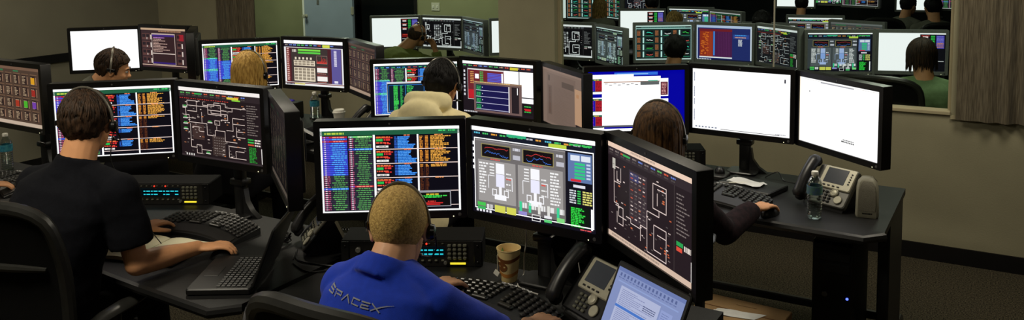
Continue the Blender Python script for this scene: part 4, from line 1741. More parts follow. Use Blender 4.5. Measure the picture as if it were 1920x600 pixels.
def headset(label, H, c, side=1, boom=True, big=.0, m='headset'):
    t = thing('headset', label, 'headset', c, 0, 'telephone headsets')
    b = NB()
    pts = []
    for i in range(21):
        a = math.pi * i / 20
        pts.append(H @ V((-(.089 + big) * math.cos(a), -.012 - .015 * math.sin(a), -.005 + (.136 + big) * math.sin(a))))
    add_tube(b, pts, .0072, 8, True, .7)
    obj('headband', b, 'headband', t, label='thin dark steel headband')
    b = NB()
    add_lathe(b, [(.012, -.010), (.021, -.008), (.024, 0), (.021, .010), (.012, .014)], 18, H @ V((side * (.092 + big * .6), -.008, -.008)), H @ Matrix.Rotation(R(90 * side), 3, 'Y'))
    obj('ear_cushion', b, m, t)
    b = NB()
    add_box(b, H @ V((-side * (.089 + big), -.012, .012)), (.008, .05, .02), H, .003)
    obj('temple_pad', b, m, t)
    if boom:
        b = NB()
        add_tube(b, [H @ V((side * .104, -.008, -.015)), H @ V((side * .105, .03, -.05)), H @ V((side * .085, .085, -.078)), H @ V((side * .05, .112, -.075))], [.0035, .0032, .003, .003], 7)
        add_ell(b, H @ V((side * .045, .116, -.074)), (.008, .008, .007), None, 10, 8)
        obj('microphone_boom', b, m, t)
    return t


def person(label, pel, nb, head, face, pitch=0, roll=0, facing=None, skin_m='skin', shirt='navy', sleeve='long', trousers='denim',
           hair='short', hair_m='hair_dark', larm=None, rarm=None, legs=True, vox=.006, detail=True, seed=1, collar=False, hood=False,
           sh_w=.175, k=1.0, boom_side=1, hs=True, hs_label=None, knees=None, thick=.012, group=None, sh_drop=.075):
    pel, nb, head = V(pel), V(nb), V(head)
    facing = face if facing is None else facing
    fw = V((math.cos(R(facing)), math.sin(R(facing)), 0))
    right = fw.cross(V((0, 0, 1)))
    H = head_matrix(head, face, pitch, roll)
    root = thing('person', label, 'person', (pel.x, pel.y, 0), 0, group)
    base = V((pel.x, pel.y, 0))

    def fin(name, me, m, **kw):
        me.transform(Matrix.Translation(-base))
        return obj(name, me, m, root, True, 180, **kw)
    sh = {}
    for s, arm in ((-1, larm), (1, rarm)):
        sh[s] = nb + right * s * sh_w * k - V((0, 0, sh_drop)) - fw * 0.0
    # ---- body
    b = NB()
    torso_rings(b, pel, nb, right, 0.0, k=k)
    build_head(b, H, head)
    capsule(b, nb - (head - nb).normalized() * .05, head + H @ V((0, -.03, -.035)), .068 * k, .06)
    add_ell(b, nb + V((0, 0, -.03)), (.1, .075, .05), Matrix.Rotation(R(facing - 90), 3, 'Z'), 16, 10)
    for s, arm in ((-1, larm), (1, rarm)):
        add_ell(b, sh[s], (.058 * k,) * 3, None, 16, 10)
        if arm:
            el, wr, hd = V(arm[0]), V(arm[1]), V(arm[2])
            capsule(b, sh[s], el, .05 * k, .04 * k)
            capsule(b, el, wr, .042 * k, .027 * k, mid=.006)
            up = V(arm[3]) if len(arm) > 3 and arm[3] else V((0, 0, 1))
            build_hand(b, wr, hd - wr, up, -s, arm[4] if len(arm) > 4 else .5)
    if legs:
        for s in (-1, 1):
            hip = pel + right * s * .09 - V((0, 0, .03))
            kn = (V(knees[(s + 1) // 2]) if knees else pel + fw * .43 + right * s * .12 + V((0, 0, .02)))
            kn.z = max(.42, min(kn.z, .55))
            an = V((kn.x, kn.y, .09)) + fw * .03
            capsule(b, hip, kn, .075, .055)
            capsule(b, kn, an, .052, .036)
    body = fin('body', remeshed(b, vox, 4 if vox < .008 else 2), skin_m)
    # ---- shirt
    g = .013
    b = NB()
    torso_rings(b, pel, nb, right, g, -.11, 1.01, k)
    for s, arm in ((-1, larm), (1, rarm)):
        add_ell(b, sh[s], (.058 * k + g,) * 3, None, 18, 12)
        # slope from the neck to the shoulder
        capsule(b, nb + right * s * .05 - V((0, 0, .035)), sh[s] + V((0, 0, .012)), .062 + g * .4, .05 * k + g * .6)
        if arm:
            el, wr = V(arm[0]), V(arm[1])
            if sleeve == 'short':
                e2 = sh[s].lerp(el, .72)
                add_tube(b, [sh[s], sh[s].lerp(el, .35), e2], [.058 * k + g, .056 * k + g + .002, .055 * k + g + .008], 20)
            else:
                capsule(b, sh[s], el, .05 * k + g, .042 * k + g)
                w2 = el.lerp(wr, .93)
                add_tube(b, [el, el.lerp(wr, .5), w2], [.043 * k + g, .04 * k + g, .031 * k + g], 18)
        else:
            el = sh[s] + fw * .1 - V((0, 0, .26))
            capsule(b, sh[s], el, .05 * k + g, .042 * k + g)
    if collar == 'crew':
        ax = (head + H @ V((0, -.03, -.04)) - nb).normalized()
        add_tube(b, [nb - ax * .04, nb + ax * .004, nb + ax * .02], [.095, .082, .074], 22)
    elif collar:
        ax = (head + H @ V((0, -.03, -.04)) - nb).normalized()
        add_tube(b, [nb - ax * .03, nb + ax * .012, nb + ax * .045], [.092, .081, .074], 22)
    if hood:
        back = -fw
        for i in range(13):
            a = R(-75 + 150 * i / 12)
            p = nb + back * (.085 * math.cos(a)) + right * (.095 * math.sin(a)) + V((0, 0, .045 + .02 * math.cos(a)))
            add_ell(b, p, (.042, .042, .05), None, 12, 8)
        add_ell(b, nb + back * .13 + V((0, 0, -.02)), (.13, .055, .10), Matrix.Rotation(R(facing - 90), 3, 'Z'), 18, 12)
    me = remeshed(b, max(.007, vox * 1.1), 14 if hood else 5)
    wrinkle(me, .0045 if detail else .006, 9, seed, (1, 1, 1.6))
    shirt_o = fin('shirt', me, shirt)
    if legs and trousers:
        b = NB()
        torso_rings(b, pel, nb, right, .008, -.21, .05, k)
        for s in (-1, 1):
            hip = pel + right * s * .09 - V((0, 0, .03))
            kn = (V(knees[(s + 1) // 2]) if knees else pel + fw * .43 + right * s * .12 + V((0, 0, .02)))
            kn.z = max(.42, min(kn.z, .55))
            an = V((kn.x, kn.y, .1)) + fw * .03
            capsule(b, hip, kn, .088, .068)
            add_tube(b, [kn, kn.lerp(an, .5), an], [.066, .058, .055], 16)
        me = remeshed(b, .012, 3)
        wrinkle(me, .004, 10, seed + 5)
        fin('trousers', me, trousers)
        for s in (-1, 1):
            kn = (V(knees[(s + 1) // 2]) if knees else pel + fw * .43 + right * s * .12)
            b = NB()
            an = V((kn.x, kn.y, 0)) + fw * .03
            add_ell(b, an + fw * .06 + V((0, 0, .035)), (.045, .13, .045), Matrix.Rotation(R(facing - 90), 3, 'Z'), 16, 10)
            for v in b.verts:
                v.co.z = max(v.co.z, .002)
            me = bpy.data.meshes.new('shoe')
            b.to_mesh(me)
            b.free()
            fin('shoe', me, 'black_cloth')
    # ---- face
    for s in (-1, 1):
        b = NB()
        add_ell(b, head + H @ V((s * .031, .0785, .004)), (.0125, .0105, .0085), H, 14, 10)
        me = bpy.data.meshes.new('eye')
        b.to_mesh(me)
        b.free()
        e = fin('eye', me, 'eye')
        b = NB()
        add_ell(b, head + H @ V((s * .031, .0875, .003)), (.0055, .003, .0055), H, 10, 8)
        b.transform(Matrix.Translation(-base))
        obj('iris', b, 'iris', e)
        b = NB()
        add_tube(b, [head + H @ V((s * x, y, z)) for x, y, z in ((.014, .096, .021), (.03, .094, .027), (.05, .078, .022))], [.003, .004, .0022], 6)
        me = bpy.data.meshes.new('eyebrow')
        b.to_mesh(me)
        b.free()
        fin('eyebrow', me, hair_m)
    b = NB()
    add_ell(b, head + H @ V((0, .0945, -.056)), (.021, .006, .0045), H, 12, 8)
    add_ell(b, head + H @ V((0, .0925, -.066)), (.018, .006, .0055), H, 12, 8)
    me = bpy.data.meshes.new('lips')
    b.to_mesh(me)
    b.free()
    fin('lips', me, 'lip')
    # ---- hair
    sub = 5 if detail else 4
    if hair == 'buzz':
        b = hair_cap(H, head, .0035, seed, .0012, sub, -.088, .062)
    elif hair == 'short':
        b = hair_cap(H, head, thick, seed, .006, sub, -.072, .06)
        add_locks(b, H, head, 620 if detail else 140, seed, .05, thick, .0062)
    elif hair == 'thin':
        b = hair_cap(H, head, .003, seed, .0012, sub, -.06, .06, True)
    else:
        L = {'long': .30, 'bob': .21, 'medium': .17}[hair]
        b = hair_cap(H, head, .014, seed, .006, sub, -.08, .07)
        add_locks(b, H, head, 520 if detail else 200, seed, L, .016, .0095, drop=L, spread=145, face=30, out=.1)
    b.transform(Matrix.Translation(-base))
    obj('hair', b, hair_m, root, True, 180)
    if hs:
        headset(hs_label or 'headset', H, head, boom_side, big=.018 if hair in ('long', 'bob') else .014 if hair == 'short' else 0)
    return root, shirt_o, H


# ================================================================== the setting
def boxes(name, items, m, parent=None):
    b = NB()
    for (x0, x1, y0, y1, z0, z1) in items:
        add_box(b, ((x0 + x1) / 2, (y0 + y1) / 2, (z0 + z1) / 2), (x1 - x0, y1 - y0, z1 - z0))
    return struct(name, b, m, False, parent)


WX, WY = -7.57, 5.60          # west wall, glazed wall
boxes('floor', [(WX - .1, 4.1, -3.1, WY + .07, -.1, 0)], 'carpet')
boxes('floor', [(-11.1, 3.1, WY + .07, 14.6, -.15, -.05)], 'carpet2')
boxes('ceiling', [(-11.1, 4.1, -3.1, 14.6, 2.8, 2.9)], 'ceiling')
boxes('wall_west', [(WX - .12, WX, -3.1, WY + .14, 0, 2.8)], 'wall_grey')
boxes('wall_east', [(4.0, 4.12, -3.1, WY, 0, 2.8)], 'wall')
boxes('wall_south', [(WX, 4.0, -3.12, -3.0, 0, 2.8)], 'wall')
WP0, WP1, WL, WR, SILL = -3.485, -2.995, -6.42, -.345, .90
boxes('wall_north', [(WX, 4.0, WY, WY + .14, 0, SILL), (WX, WL, WY, WY + .14, SILL, 2.8), (WP0, WP1, WY, WY + .14, SILL, 2.8), (WR, 4.0, WY, WY + .14, SILL, 2.8),
                     (WL, WP0, WY, WY + .14, 2.2, 2.8), (WP1, WR, WY, WY + .14, 2.2, 2.8)], 'wall')
boxes('baseboard_north', [(WX, 4.0, WY - .012, WY, 0, .10)], 'base')
boxes('baseboard_west', [(WX, WX + .012, -3.0, WY, 0, .10)], 'base')
boxes('trim_west', [(WX, WX + .025, -3.0, WY - .02, .942, 1.018)], 'rail')
boxes('trim_north', [(WR, 4.0, WY - .014, WY, SILL - .02, SILL + .0)], 'sill')
for n, (a, c) in enumerate(((WL, WP0), (WP1, WR)), 1):
    b = NB()
    for (x0, x1, z0, z1) in ((a, c, SILL, SILL + .02), (a, c, 2.18, 2.2), (a, a + .02, SILL, 2.2), (c - .02, c, SILL, 2.2)):
        add_box(b, ((x0 + x1) / 2, WY + .08, (z0 + z1) / 2), (x1 - x0, .05, z1 - z0))
    w = struct('window_%d' % n, b, 'sill')
    b = NB()
    add_box(b, ((a + c) / 2, WY + .035, SILL + .012), (c - a, .10, .024), None, .004)
    obj('window_sill', b, 'sill', w, False)
    cuts = [a + .02, c - .02] if n == 1 else [a + .02, -1.40, c - .02]
    for p, q in zip(cuts, cuts[1:]):
        b = NB()
        add_box(b, ((p + q) / 2, WY + .08, (SILL + 2.2) / 2), (q - p - .004, .008, 2.16 - SILL))
        obj('pane', b, 'pane', w, False)
    if n == 2:
        b = NB()
        add_box(b, (-1.40, WY + .08, (SILL + 2.2) / 2), (.009, .012, 2.16 - SILL))
        obj('glazing_bead', b, 'phone_sil', w, False, label='thin pale joint between two panes')

# the room beyond the glass
PY = 9.2
DX0, DX1 = -8.10, -7.06
boxes('wall_north', [(-11.0, DX0, PY, PY + .12, -.05, 2.8), (DX1, -5.72, PY, PY + .12, -.05, 2.8), (DX0, DX1, PY, PY + .12, 2.12, 2.8)], 'wall_green')
boxes('wall_west', [(-11.12, -11.0, WY, 14.6, -.05, 2.8)], 'wall_dark')
boxes('wall_east', [(3.0, 3.12, WY + .14, 14.6, -.05, 2.8)], 'wall_dark')
boxes('wall_north', [(-11.0, 3.0, 14.5, 14.6, -.05, 2.8)], 'wall_dark')
boxes('wall_north', [(-10.0, -6.3, 10.6, 10.7, -.05, 2.8), (-6.3, -6.2, PY + .12, 10.7, -.05, 2.8), (-10.0, -9.9, PY + .12, 10.6, -.05, 2.8)], 'wall_dark')  # dark closet box added behind the doorway so the opening stays black
d = boxes('door_1', [(-.88, 0, -.045, 0, 0, 2.1)], 'door')
d.location = (DX0 - .01, PY - .02, -.045)
d.rotation_euler = (0, 0, R(5))
b = NB()
for z in (.35, 1.09, 1.85):
    add_box(b, (.004, -.05, z), (.05, .012, .11), None, .003)
    add_tube(b, [(.012, -.058, z - .055), (.012, -.058, z + .055)], .009, 8)
obj('hinge', b, 'phone_sil', d)
b = NB()
add_lathe(b, [(.026, 0), (.026, .01), (.012, .012), (.012, .04), (.026, .05), (.026, .07), (.012, .075)], 16, (-.82, -.045, 1.0), Matrix.Rotation(R(90), 3, 'X'))
obj('door_knob', b, 'phone_sil', d)
b = NB()
add_box(b, (-.6, -.048, 1.2), (.04, .006, .07), None, .002)
obj('coat_hook', b, 'phone_sil_d', d)
b = NB()
add_box(b, (-.866, -.047, 1.05), (.03, .006, 2.09))
obj('edge_strip', b, 'white', d, False, label='pale strip on the free edge of the door')
boxes('trim_door', [(DX0 - .05, DX0, PY - .012, PY + .13, -.05, 2.17), (DX1, DX1 + .05, PY - .012, PY + .13, -.05, 2.17), (DX0, DX1, PY - .012, PY + .13, 2.12, 2.17)], 'base')
t = thing('light_switch', 'small pale switch plate with two toggles on the green wall above the screens', 'switch', (-6.705, PY, 1.075))
b = NB()
add_box(b, (0, -.004, .055), (.135, .008, .11), None, .003)
obj('cover_plate', b, 'plate', t)
for k in (-1, 1):
    b = NB()
    add_box(b, (k * .032, -.012, .055), (.016, .014, .034), None, .003)
    obj('toggle', b, 'white', t)


def curtain(label, x0, x1, z0):
    t = thing('curtain', label, 'curtain', ((x0 + x1) / 2, WY - .05, z0))
    b = NB()
    rnd = random.Random(int(x1 * 10))
    w = x1 - x0
    n = int(w / .008)
    xs = [-w / 2 + w * i / n for i in range(n + 1)]
    ph = 0
    off = []
    for i in range(n + 1):
        ph += rnd.uniform(.5, 1.5) * .55
        off.append((.019 * math.sin(ph) + .008 * math.sin(ph * .37)) * min(1, .25 + max(0, (i * .008 - .10)) * 8))
    fr = [[b.verts.new((x, o - .003, z)) for x, o in zip(xs, off)] for z in (0, .9, 1.8)]
    bk = [[b.verts.new((x, o + .003, z)) for x, o in zip(xs, off)] for z in (0, .9, 1.8)]
    for g, s in ((fr, 1), (bk, -1)):
        for j in range(2):
            for i in range(n):
                q = (g[j][i], g[j][i + 1], g[j + 1][i + 1], g[j + 1][i])
                b.faces.new(q if s == 1 else q[::-1])
    for i in range(n):
        b.faces.new((fr[0][i], bk[0][i], bk[0][i + 1], fr[0][i + 1]))
    obj('pleated_cloth', b, 'curtain', t, True, 60)
    b = NB()
    add_tube(b, [(-w / 2, 0, 1.82), (w / 2, 0, 1.82)], .014, 8)
    for s in (-.45, .45):
        add_box(b, (s * w, .03, 1.82), (.02, .055, .03))
    obj('curtain_rail', b, 'steel', t)


curtain('taupe curtain in narrow vertical folds at the window end above the bare wall', WR + .03, 1.25, .885)
curtain('taupe curtain in narrow vertical folds behind the blonde woman, beside the grey corner wall', -6.638, -6.126, .93)

# ================================================================== the consoles
G1_ = 'screens of the consoles in this room'
G2_ = 'screens beyond the glass'
mons = {}


def mon(key, label, x, y, z, yaw, pic, grey=False):
    mons[key] = (x, y, z, yaw)
    return monitor(label, x, y, z, yaw, pic, grey, G2_ if grey else G1_)


Z = lambda d: 1.96 + d
BROWN = (30, 20, 22)
# front row, console of the man in the blue shirt
mon('A1', 'monitor with blue, green and orange table rows and alarm box, before the man in blue', -2.013, 2.451, Z(-.838), 32.5, pic_table(1, 'alarm'))
mon('A2', 'monitor with grey twin vehicle diagram and two yellow blocks, above the paper coffee cup', -1.476, 2.574, Z(-.831), -2.8, pic_vehicle(2))
mon('A3', 'monitor with brown piping schematic and peach title bar, behind the laptop with lit page', -.975, 2.417, Z(-.826), -38.3, pic_schematic(3, (34, 24, 28), (226, 206, 200), kind=1, bar=(236, 206, 184)))
# front row, console of the man in the navy shirt
mon('B1', 'monitor with brown gauge grid with green, orange and purple patches, cut by photo edge', -4.742, 2.57, Z(-.79), -1, pic_grid(4, (74, 56, 44), (44, 30, 26)))
mon('B2', 'monitor with blue and orange table rows, behind the head of the man in navy', -3.631, 2.416, Z(-.801), 39.8, pic_table(5))
mon('B3', 'monitor with dark brown flow schematic and green list, second screen of the man in navy', -3.088, 2.568, Z(-.797), 1.9, pic_schematic(6, BROWN, (226, 206, 196), kind=0))
mon('B4', 'black monitor seen almost edge-on, above the desk phone turned aside', -2.555, 2.41, Z(-.80), -37, pic_grid(7, (30, 22, 22), (24, 18, 18), tint=(.14, .14, .14), bars=False))
# second row
mon('C0', 'monitor glowing blank white behind the man looking down', -6.527, 4.301, Z(-.827), 42.0, pic_white(8, 'blank'))
mon('C1', 'monitor with maroon console window and purple title, next to the blank white screen', -6.009, 4.476, Z(-.809), 3.8, pic_console(9))
mon('C2', 'monitor seen nearly edge-on right of the maroon console screen', -5.50, 4.33, Z(-.81), -42, pic_grid(10, (40, 30, 26), (30, 22, 20), tint=(.5, .5, .5), bars=False))
mon('D1', 'monitor with blue and green table rows and orange lists, behind the blonde head', -4.854, 4.252, Z(-.847), 45.1, pic_table(11, green=True))
mon('D2', 'monitor with maroon page of cream tables and violet side column, over the lidded cup', -4.317, 4.438, Z(-.832), 5.9, pic_maroon(12))
mon('D3', 'monitor with dim brown grid, turned away beside the maroon page with cream tables', -3.781, 4.338, Z(-.83), -29.2, pic_grid(13, (62, 46, 40), (44, 34, 30), tint=(.7, .65, .62), bars=False))
mon('E1', 'monitor with green and blue table under a black pop-up, before the cream hoodie', -3.243, 4.219, Z(-.897), 37.3, pic_table(14, 'window', True))
mon('E2', 'monitor with maroon and white windows and a navy list window, right of the black-haired head', -2.731, 4.362, Z(-.886), -2.2, pic_windows(15))
mon('E3', 'monitor with tan document page, turned sideways in front of the wall pillar', -2.196, 4.185, Z(-.884), -37.5, pic_document(16))
mon('F1', 'monitor with royal blue desktop and large white window, behind the long brown hair', -1.754, 4.20, Z(-.852), 34.3, pic_blue(17))
mon('F2', 'monitor with blank white desktop and tiny icons down its side, on the post above papers', -1.249, 4.375, Z(-.847), -2.9, pic_white(18, 'icons'))
mon('F3', 'monitor with plain white page, over the silver desk phone and grey speaker', -.738, 4.21, Z(-.85), -37.2, pic_white(19, 'plain'))
# beyond the glass
NAVY = (6, 6, 14)
mon('G1', 'grey-framed monitor, half white and half small windows, behind the bald man in olive', -6.052, 7.526, Z(-.98), 33.7, pic_white(20, 'split'), True)
mon('G2', 'grey-framed monitor with white piping diagram on black, right of the bald head', -5.524, 7.685, Z(-.98), .3, pic_schematic(21, NAVY, (236, 236, 240), kind=1, bar=(250, 250, 250)), True)
mon('G3', 'grey-framed monitor with dim blue-grey diagram, turned edgeways, nearest the bald man', -5.003, 7.527, Z(-.98), -32.9, pic_vehicle(22, False, (.42, .52, .58), .25), True)
mon('G4', 'sliver of a grey-framed white monitor at the edge of the pillar, beside the bald man', -4.43, 7.47, Z(-.95), 40, pic_white(23, 'split'), True)
mon('H1', 'grey-framed monitor with white piping diagram on black, next to the glazed edge of the pillar', -3.91, 7.62, Z(-.99), -1, pic_schematic(24, NAVY, (236, 236, 240), kind=1, bar=(250, 250, 250)), True)
mon('H2', 'grey-framed monitor with pale grey-green vehicle diagram, turned sideways past the pillar', -3.341, 7.344, Z(-.986), -37, pic_vehicle(25, False, (.62, .76, .74), .3), True)
mon('H3', 'grey-framed monitor with dark teal grid of graphs, behind the round black head', -2.883, 7.554, Z(-.955), 29.4, pic_telegrid(26), True)
mon('H4', 'grey-framed monitor with orange and maroon blocks on blue', -2.358, 7.714, Z(-.955), -.9, pic_defrag(27), True)
mon('H5', 'grey-framed monitor with dense white schematic on black, turned sideways beside the orange and blue screen', -1.841, 7.564, Z(-.945), -35.9, pic_schematic(28, (20, 22, 24), (200, 206, 206), kind=0, bar=(225, 230, 228)), True)
mon('H6', 'grey-framed monitor with dark vehicle diagram, blue tanks and yellow blocks, by the half-white screen', -1.308, 7.51, Z(-.96), 23.1, pic_vehicle(29, False), True)
mon('H7', 'grey-framed monitor with white window and narrow blue columns, before the person in green', -.795, 7.867, Z(-.975), 15.3, pic_white(30, 'split'), True)
mon('I1', 'grey-framed far monitor, half white and half violet, above the sideways grey-green diagram', -3.936, 9.6, .955, 22, pic_white(31, 'split'), True)
mon('I2', 'grey-framed far monitor with white header over a grey diagram, behind the sandy hair', -3.40, 9.78, .975, 0, pic_vehicle(32, False, (1.1, 1.1, 1.1)), True)
mon('I3', 'grey-framed far monitor with dim green and blue table, turned aside', -2.93, 9.62, .96, -32, pic_table(33, dim=.45), True)
mon('I4', 'grey-framed far monitor, mostly white, peeping over the orange and blue screen', -2.26, 8.95, .90, 5, pic_white(34, 'split'), True)
mon('I6', 'grey-framed far monitor with white and grey vehicle page, above the dense white schematic', -1.816, 9.02, .985, 10, pic_vehicle(35, True, (.95, .95, .95)), True)
mon('I7', 'grey-framed far monitor with grey panels, turned aside, above the dark vehicle diagram', -1.40, 8.88, .955, -16, pic_grid(36, (70, 72, 70), (40, 42, 42), bars=True), True)
mon('J1', 'grey-framed farthest monitor showing pale blank page at the window edge by the pillar', -6.20, 11.45, .965, 30, pic_white(37, 'dim'), True)
mon('J2', 'grey-framed farthest monitor with green gauge grid, left of the long yellow hair', -5.68, 11.55, .97, 5, pic_telegrid(38), True)
mon('J3', 'grey-framed farthest monitor with dim teal columns, right of the long yellow hair', -5.15, 11.35, 1.01, -32, pic_telegrid(39), True)
mon('J4', 'grey-framed farthest monitor with dense white symbols on black', -4.84, 11.75, 1.075, -5, pic_schematic(40, (12, 14, 20), (230, 234, 240), kind=1, bar=(40, 44, 50)), True)
mon('J5', 'grey-framed farthest monitor with two white pages beside a black silhouette', -2.88, 12.9, 1.12, 5, pic_white(41, 'blank'), True)
mon('J6', 'grey-framed farthest monitor with dark vehicle diagram, at the top over the chair backs row', -2.38, 13.0, 1.165, 0, pic_vehicle(42, False), True)
mon('J7', 'grey-framed farthest monitor with violet-blue lists, turned aside', -1.98, 12.85, 1.155, -18, pic_table(43, dim=.55), True)
mon('J8', 'grey-framed farthest monitor glowing white between two seated silhouettes', -1.25, 12.9, 1.11, 8, pic_white(44, 'blank'), True)
mon('J9', 'grey-framed farthest monitor with violet and white lists, nearest the curtain', -.72, 13.0, 1.13, -8, pic_table(45, dim=.8), True)

K = lambda *ks: [mons[k] for k in ks]


def console(label_d, label_s, x, y, keys, zf=0.0, w=1.57, dx=0.0):
    dk = desk(label_d, x + dx, y, w)
    dk.location.z = zf
    zc = sum(mons[k][2] for k in keys) / len(keys)
    vesa_stand(label_s, x, y + .1 + (.035 if y > 5 else 0), 0, DESK + zf, zc, K(*keys), 'monitor stands')


console('black console desk of the man in the blue shirt, with coffee cup and laptop', 'black stand behind the grey twin vehicle diagram screen', -1.476, 2.574, ('A1', 'A2', 'A3'), 0, 1.45, -.07)
console('black console desk of the man in navy, with turned-away laptop and notebook', 'black stand behind the dark brown flow schematic screen', -3.088, 2.568, ('B2', 'B3', 'B4'))
console('black console desk cut by the photo edge, under the brown gauge grid screen', 'black stand behind the brown gauge grid screen at the photo edge', -4.69, 2.59, ('B1',))
console('black console desk below the blank white screen and the maroon console screen', 'black stand behind the maroon console window screen', -6.009, 4.476, ('C0', 'C1', 'C2'))
console('black console desk with lidded paper cup and water bottle, of the blonde woman', 'black post stand by the lidded paper cup', -4.317, 4.438, ('D1', 'D2', 'D3'))
console('black console desk of the person in the cream hoodie', 'black stand behind the navy list window screen', -2.731, 4.362, ('E1', 'E2', 'E3'), 0, 1.41, -.035)
console('black console desk with grey speaker and silver phone, of the long-haired woman', 'black post stand under the blank white desktop screen', -1.249, 4.385, ('F1', 'F2', 'F3'))
console('black desk beyond the glass, of the bald man in olive', 'stand of the screens of the bald man in olive', -5.53, 7.69, ('G1', 'G2', 'G3'), -.05)
console('black desk beyond the glass, next to the pillar edge', 'stand behind the screen with the white piping diagram past the pillar', -3.93, 7.62, ('H1', 'H2'), -.05)
console('black desk beyond the glass, of the round black head', 'stand behind the orange and blue screen', -2.345, 7.715, ('H3', 'H4', 'H5'), -.05)
console('black desk beyond the glass, of the person in green', 'stand of the screens of the person in green', -.76, 7.88, ('H6', 'H7'), -.05)
console('black far desk under the half white, half violet screen', 'stand of the far screens by the sandy hair', -3.40, 9.78, ('I1', 'I2', 'I3'), -.05)
console('black far desk behind the orange and blue screen', 'stand of the far screens over the dense white schematic', -1.80, 9.04, ('I4', 'I6', 'I7'), -.05)
console('black farthest desk by the long yellow hair', 'stand of the farthest screens by the long yellow hair', -5.60, 11.75, ('J1', 'J2', 'J3', 'J4'), -.05)
console('black farthest desk with dark vehicle diagram and violet lists', 'stand of the farthest screens with two white pages', -2.42, 13.05, ('J5', 'J6', 'J7'), -.05, 1.4)
console('black farthest desk by the curtain end of the window', 'stand of the farthest screens by the curtain end', -.98, 13.05, ('J8', 'J9'), -.05, 1.4)

# ================================================================== people
UPV = (0, 0, 1)
# man in navy polo, working at the console
_, sh_navy, H_navy = person(
    'dark-haired man in navy short-sleeved polo with headset, seated, right arm across the desk', (-3.09, 1.71, .58), (-3.04, 1.85, 1.14), (-3.048, 1.915, 1.297), 123, 4, 0, 103,
    'skin', 'navy', 'short', 'denim', 'short', 'hair_dark',
    larm=((-3.32, 2.0, .80), (-3.20, 2.215, .775), (-3.20, 2.41, .765), UPV, .45), rarm=((-2.815, 1.925, .785), (-2.787, 2.175, .772), (-2.67, 2.31, .765), UPV, .55),
    vox=.005, seed=2, collar=True, sh_w=.185, k=1.05, hs_label='dark headset of the man in navy, its black cushion over the ear and wire hanging')
b = NB()
wrm = Matrix.Rotation(R(-58), 3, 'Z') @ Matrix.Rotation(R(90), 3, 'Y')
wc = V((-3.215, 2.19, .777)) - V((-3.09, 1.71, 0))
for k in range(14):
    a0, a1 = 2 * math.pi * k / 14, 2 * math.pi * (k + .82) / 14
    d_ = V((-3.20, 2.215, .775)) - V((-3.32, 2.0, .80))
    d_.normalize()
    u_ = d_.cross(V((0, 0, 1))).normalized()
    v_ = u_.cross(d_)
    q0, q1 = [wc + (u_ * math.cos(a) + v_ * math.sin(a)) * .0315 for a in (a0, a1)]
    m_ = (q0 + q1) / 2
    rad_ = (m_ - wc).normalized()
    add_box(b, m_, ((q1 - q0).length, .016, .003), Matrix(((q1 - q0).normalized(), d_, (q1 - q0).normalized().cross(d_))).transposed(), .001)
obj('watch_band', b, 'watch', sh_navy.parent, False, label='steel watch band on the wrist')
# man in blue
_, sh_blue, H_blue = person(
    'man with fair cropped hair in bright blue T-shirt with printed lettering, seen from behind', (-1.46, 1.66, .54), (-1.498, 1.80, 1.062), (-1.515, 1.875, 1.145), 119, 20, 0, 92,
    'skin2', 'blue', 'short', 'denim', 'buzz', 'hair_buzz',
    larm=((-1.76, 2.02, .80), (-1.71, 2.27, .792), (-1.67, 2.42, .775), UPV, .45), rarm=((-1.20, 2.0, .79), (-1.275, 2.19, .78), (-1.25, 2.34, .765), UPV, .5),
    vox=.005, seed=4, collar='crew', sh_w=.165, k=.98, sh_drop=.088, hs_label='headset with thin dark band over cropped fair hair')
# long-haired woman by the white screens
person('woman with long brown hair and dark top, hand on a mouse, at the white screens', (-1.24, 3.02, .55), (-1.25, 3.17, 1.02), (-1.257, 3.25, 1.165), 98, 4, 0, 90,
       'skin', 'plaid', 'long', 'denim', 'long', 'hair_brown',
       larm=((-1.50, 3.3, .74), (-1.42, 3.6, .76), (-1.38, 3.75, .76), UPV, .5), rarm=((-1.03, 3.40, .75), (-.985, 3.685, .775), (-.915, 3.87, .768), UPV, .55),
       vox=.006, seed=6, sh_w=.16, k=.95, knees=((-1.46, 3.44, .55), (-1.32, 3.44, .55)), hs_label='headset on the long brown hair, pale clip at the ear')
# hooded person
person('black-haired person in cream hoodie with headset, seen from behind', (-2.64, 3.36, .58), (-2.65, 3.56, 1.095), (-2.625, 3.64, 1.215), 104, 12, 0, 104,
       'skin', 'cream', 'long', 'denim', 'short', 'hair_black',
       larm=((-2.93, 3.7, .78), (-2.87, 3.95, .775), (-2.83, 4.12, .765), UPV, .45), rarm=((-2.36, 3.72, .78), (-2.42, 3.96, .775), (-2.44, 4.13, .765), UPV, .45),
       vox=.008, seed=8, hood=True, sh_w=.17, thick=.015, hs_label='headset on the black hair above the cream hood')
# blonde woman
person('blonde woman with shoulder-length straight hair and headset, seen from behind', (-4.05, 3.36, .56), (-4.04, 3.53, 1.045), (-4.033, 3.60, 1.19), 112, 5, 0, 105,
       'skin2', 'black_cloth', 'long', 'denim', 'bob', 'hair_blond',
       larm=((-4.3, 3.7, .78), (-4.25, 3.95, .775), (-4.2, 4.1, .765), UPV, .45), rarm=((-3.78, 3.7, .78), (-3.84, 3.95, .775), (-3.86, 4.1, .765), UPV, .45),
       vox=.008, seed=10, sh_w=.16, k=.95, hs_label='headset with dark band across the blonde hair')
# man looking down
person('man in profile looking down, short brown hair, grey zip collar, by the blank white screen', (-5.20, 3.22, .56), (-5.175, 3.33, 1.07), (-5.085, 3.40, 1.18), 52, 14, 4, 62,
       'skin', 'grey_cloth', 'long', 'denim', 'short', 'hair_dark',
       larm=((-5.3, 3.6, .78), (-5.2, 3.85, .775), (-5.15, 4.0, .765), UPV, .45), rarm=((-4.95, 3.5, .78), (-5.0, 3.75, .775), (-5.05, 3.95, .765), UPV, .45),
       vox=.006, seed=12, collar=True, sh_w=.165, boom_side=-1, hs_label='headset with pale band on the brown hair of the man looking down')
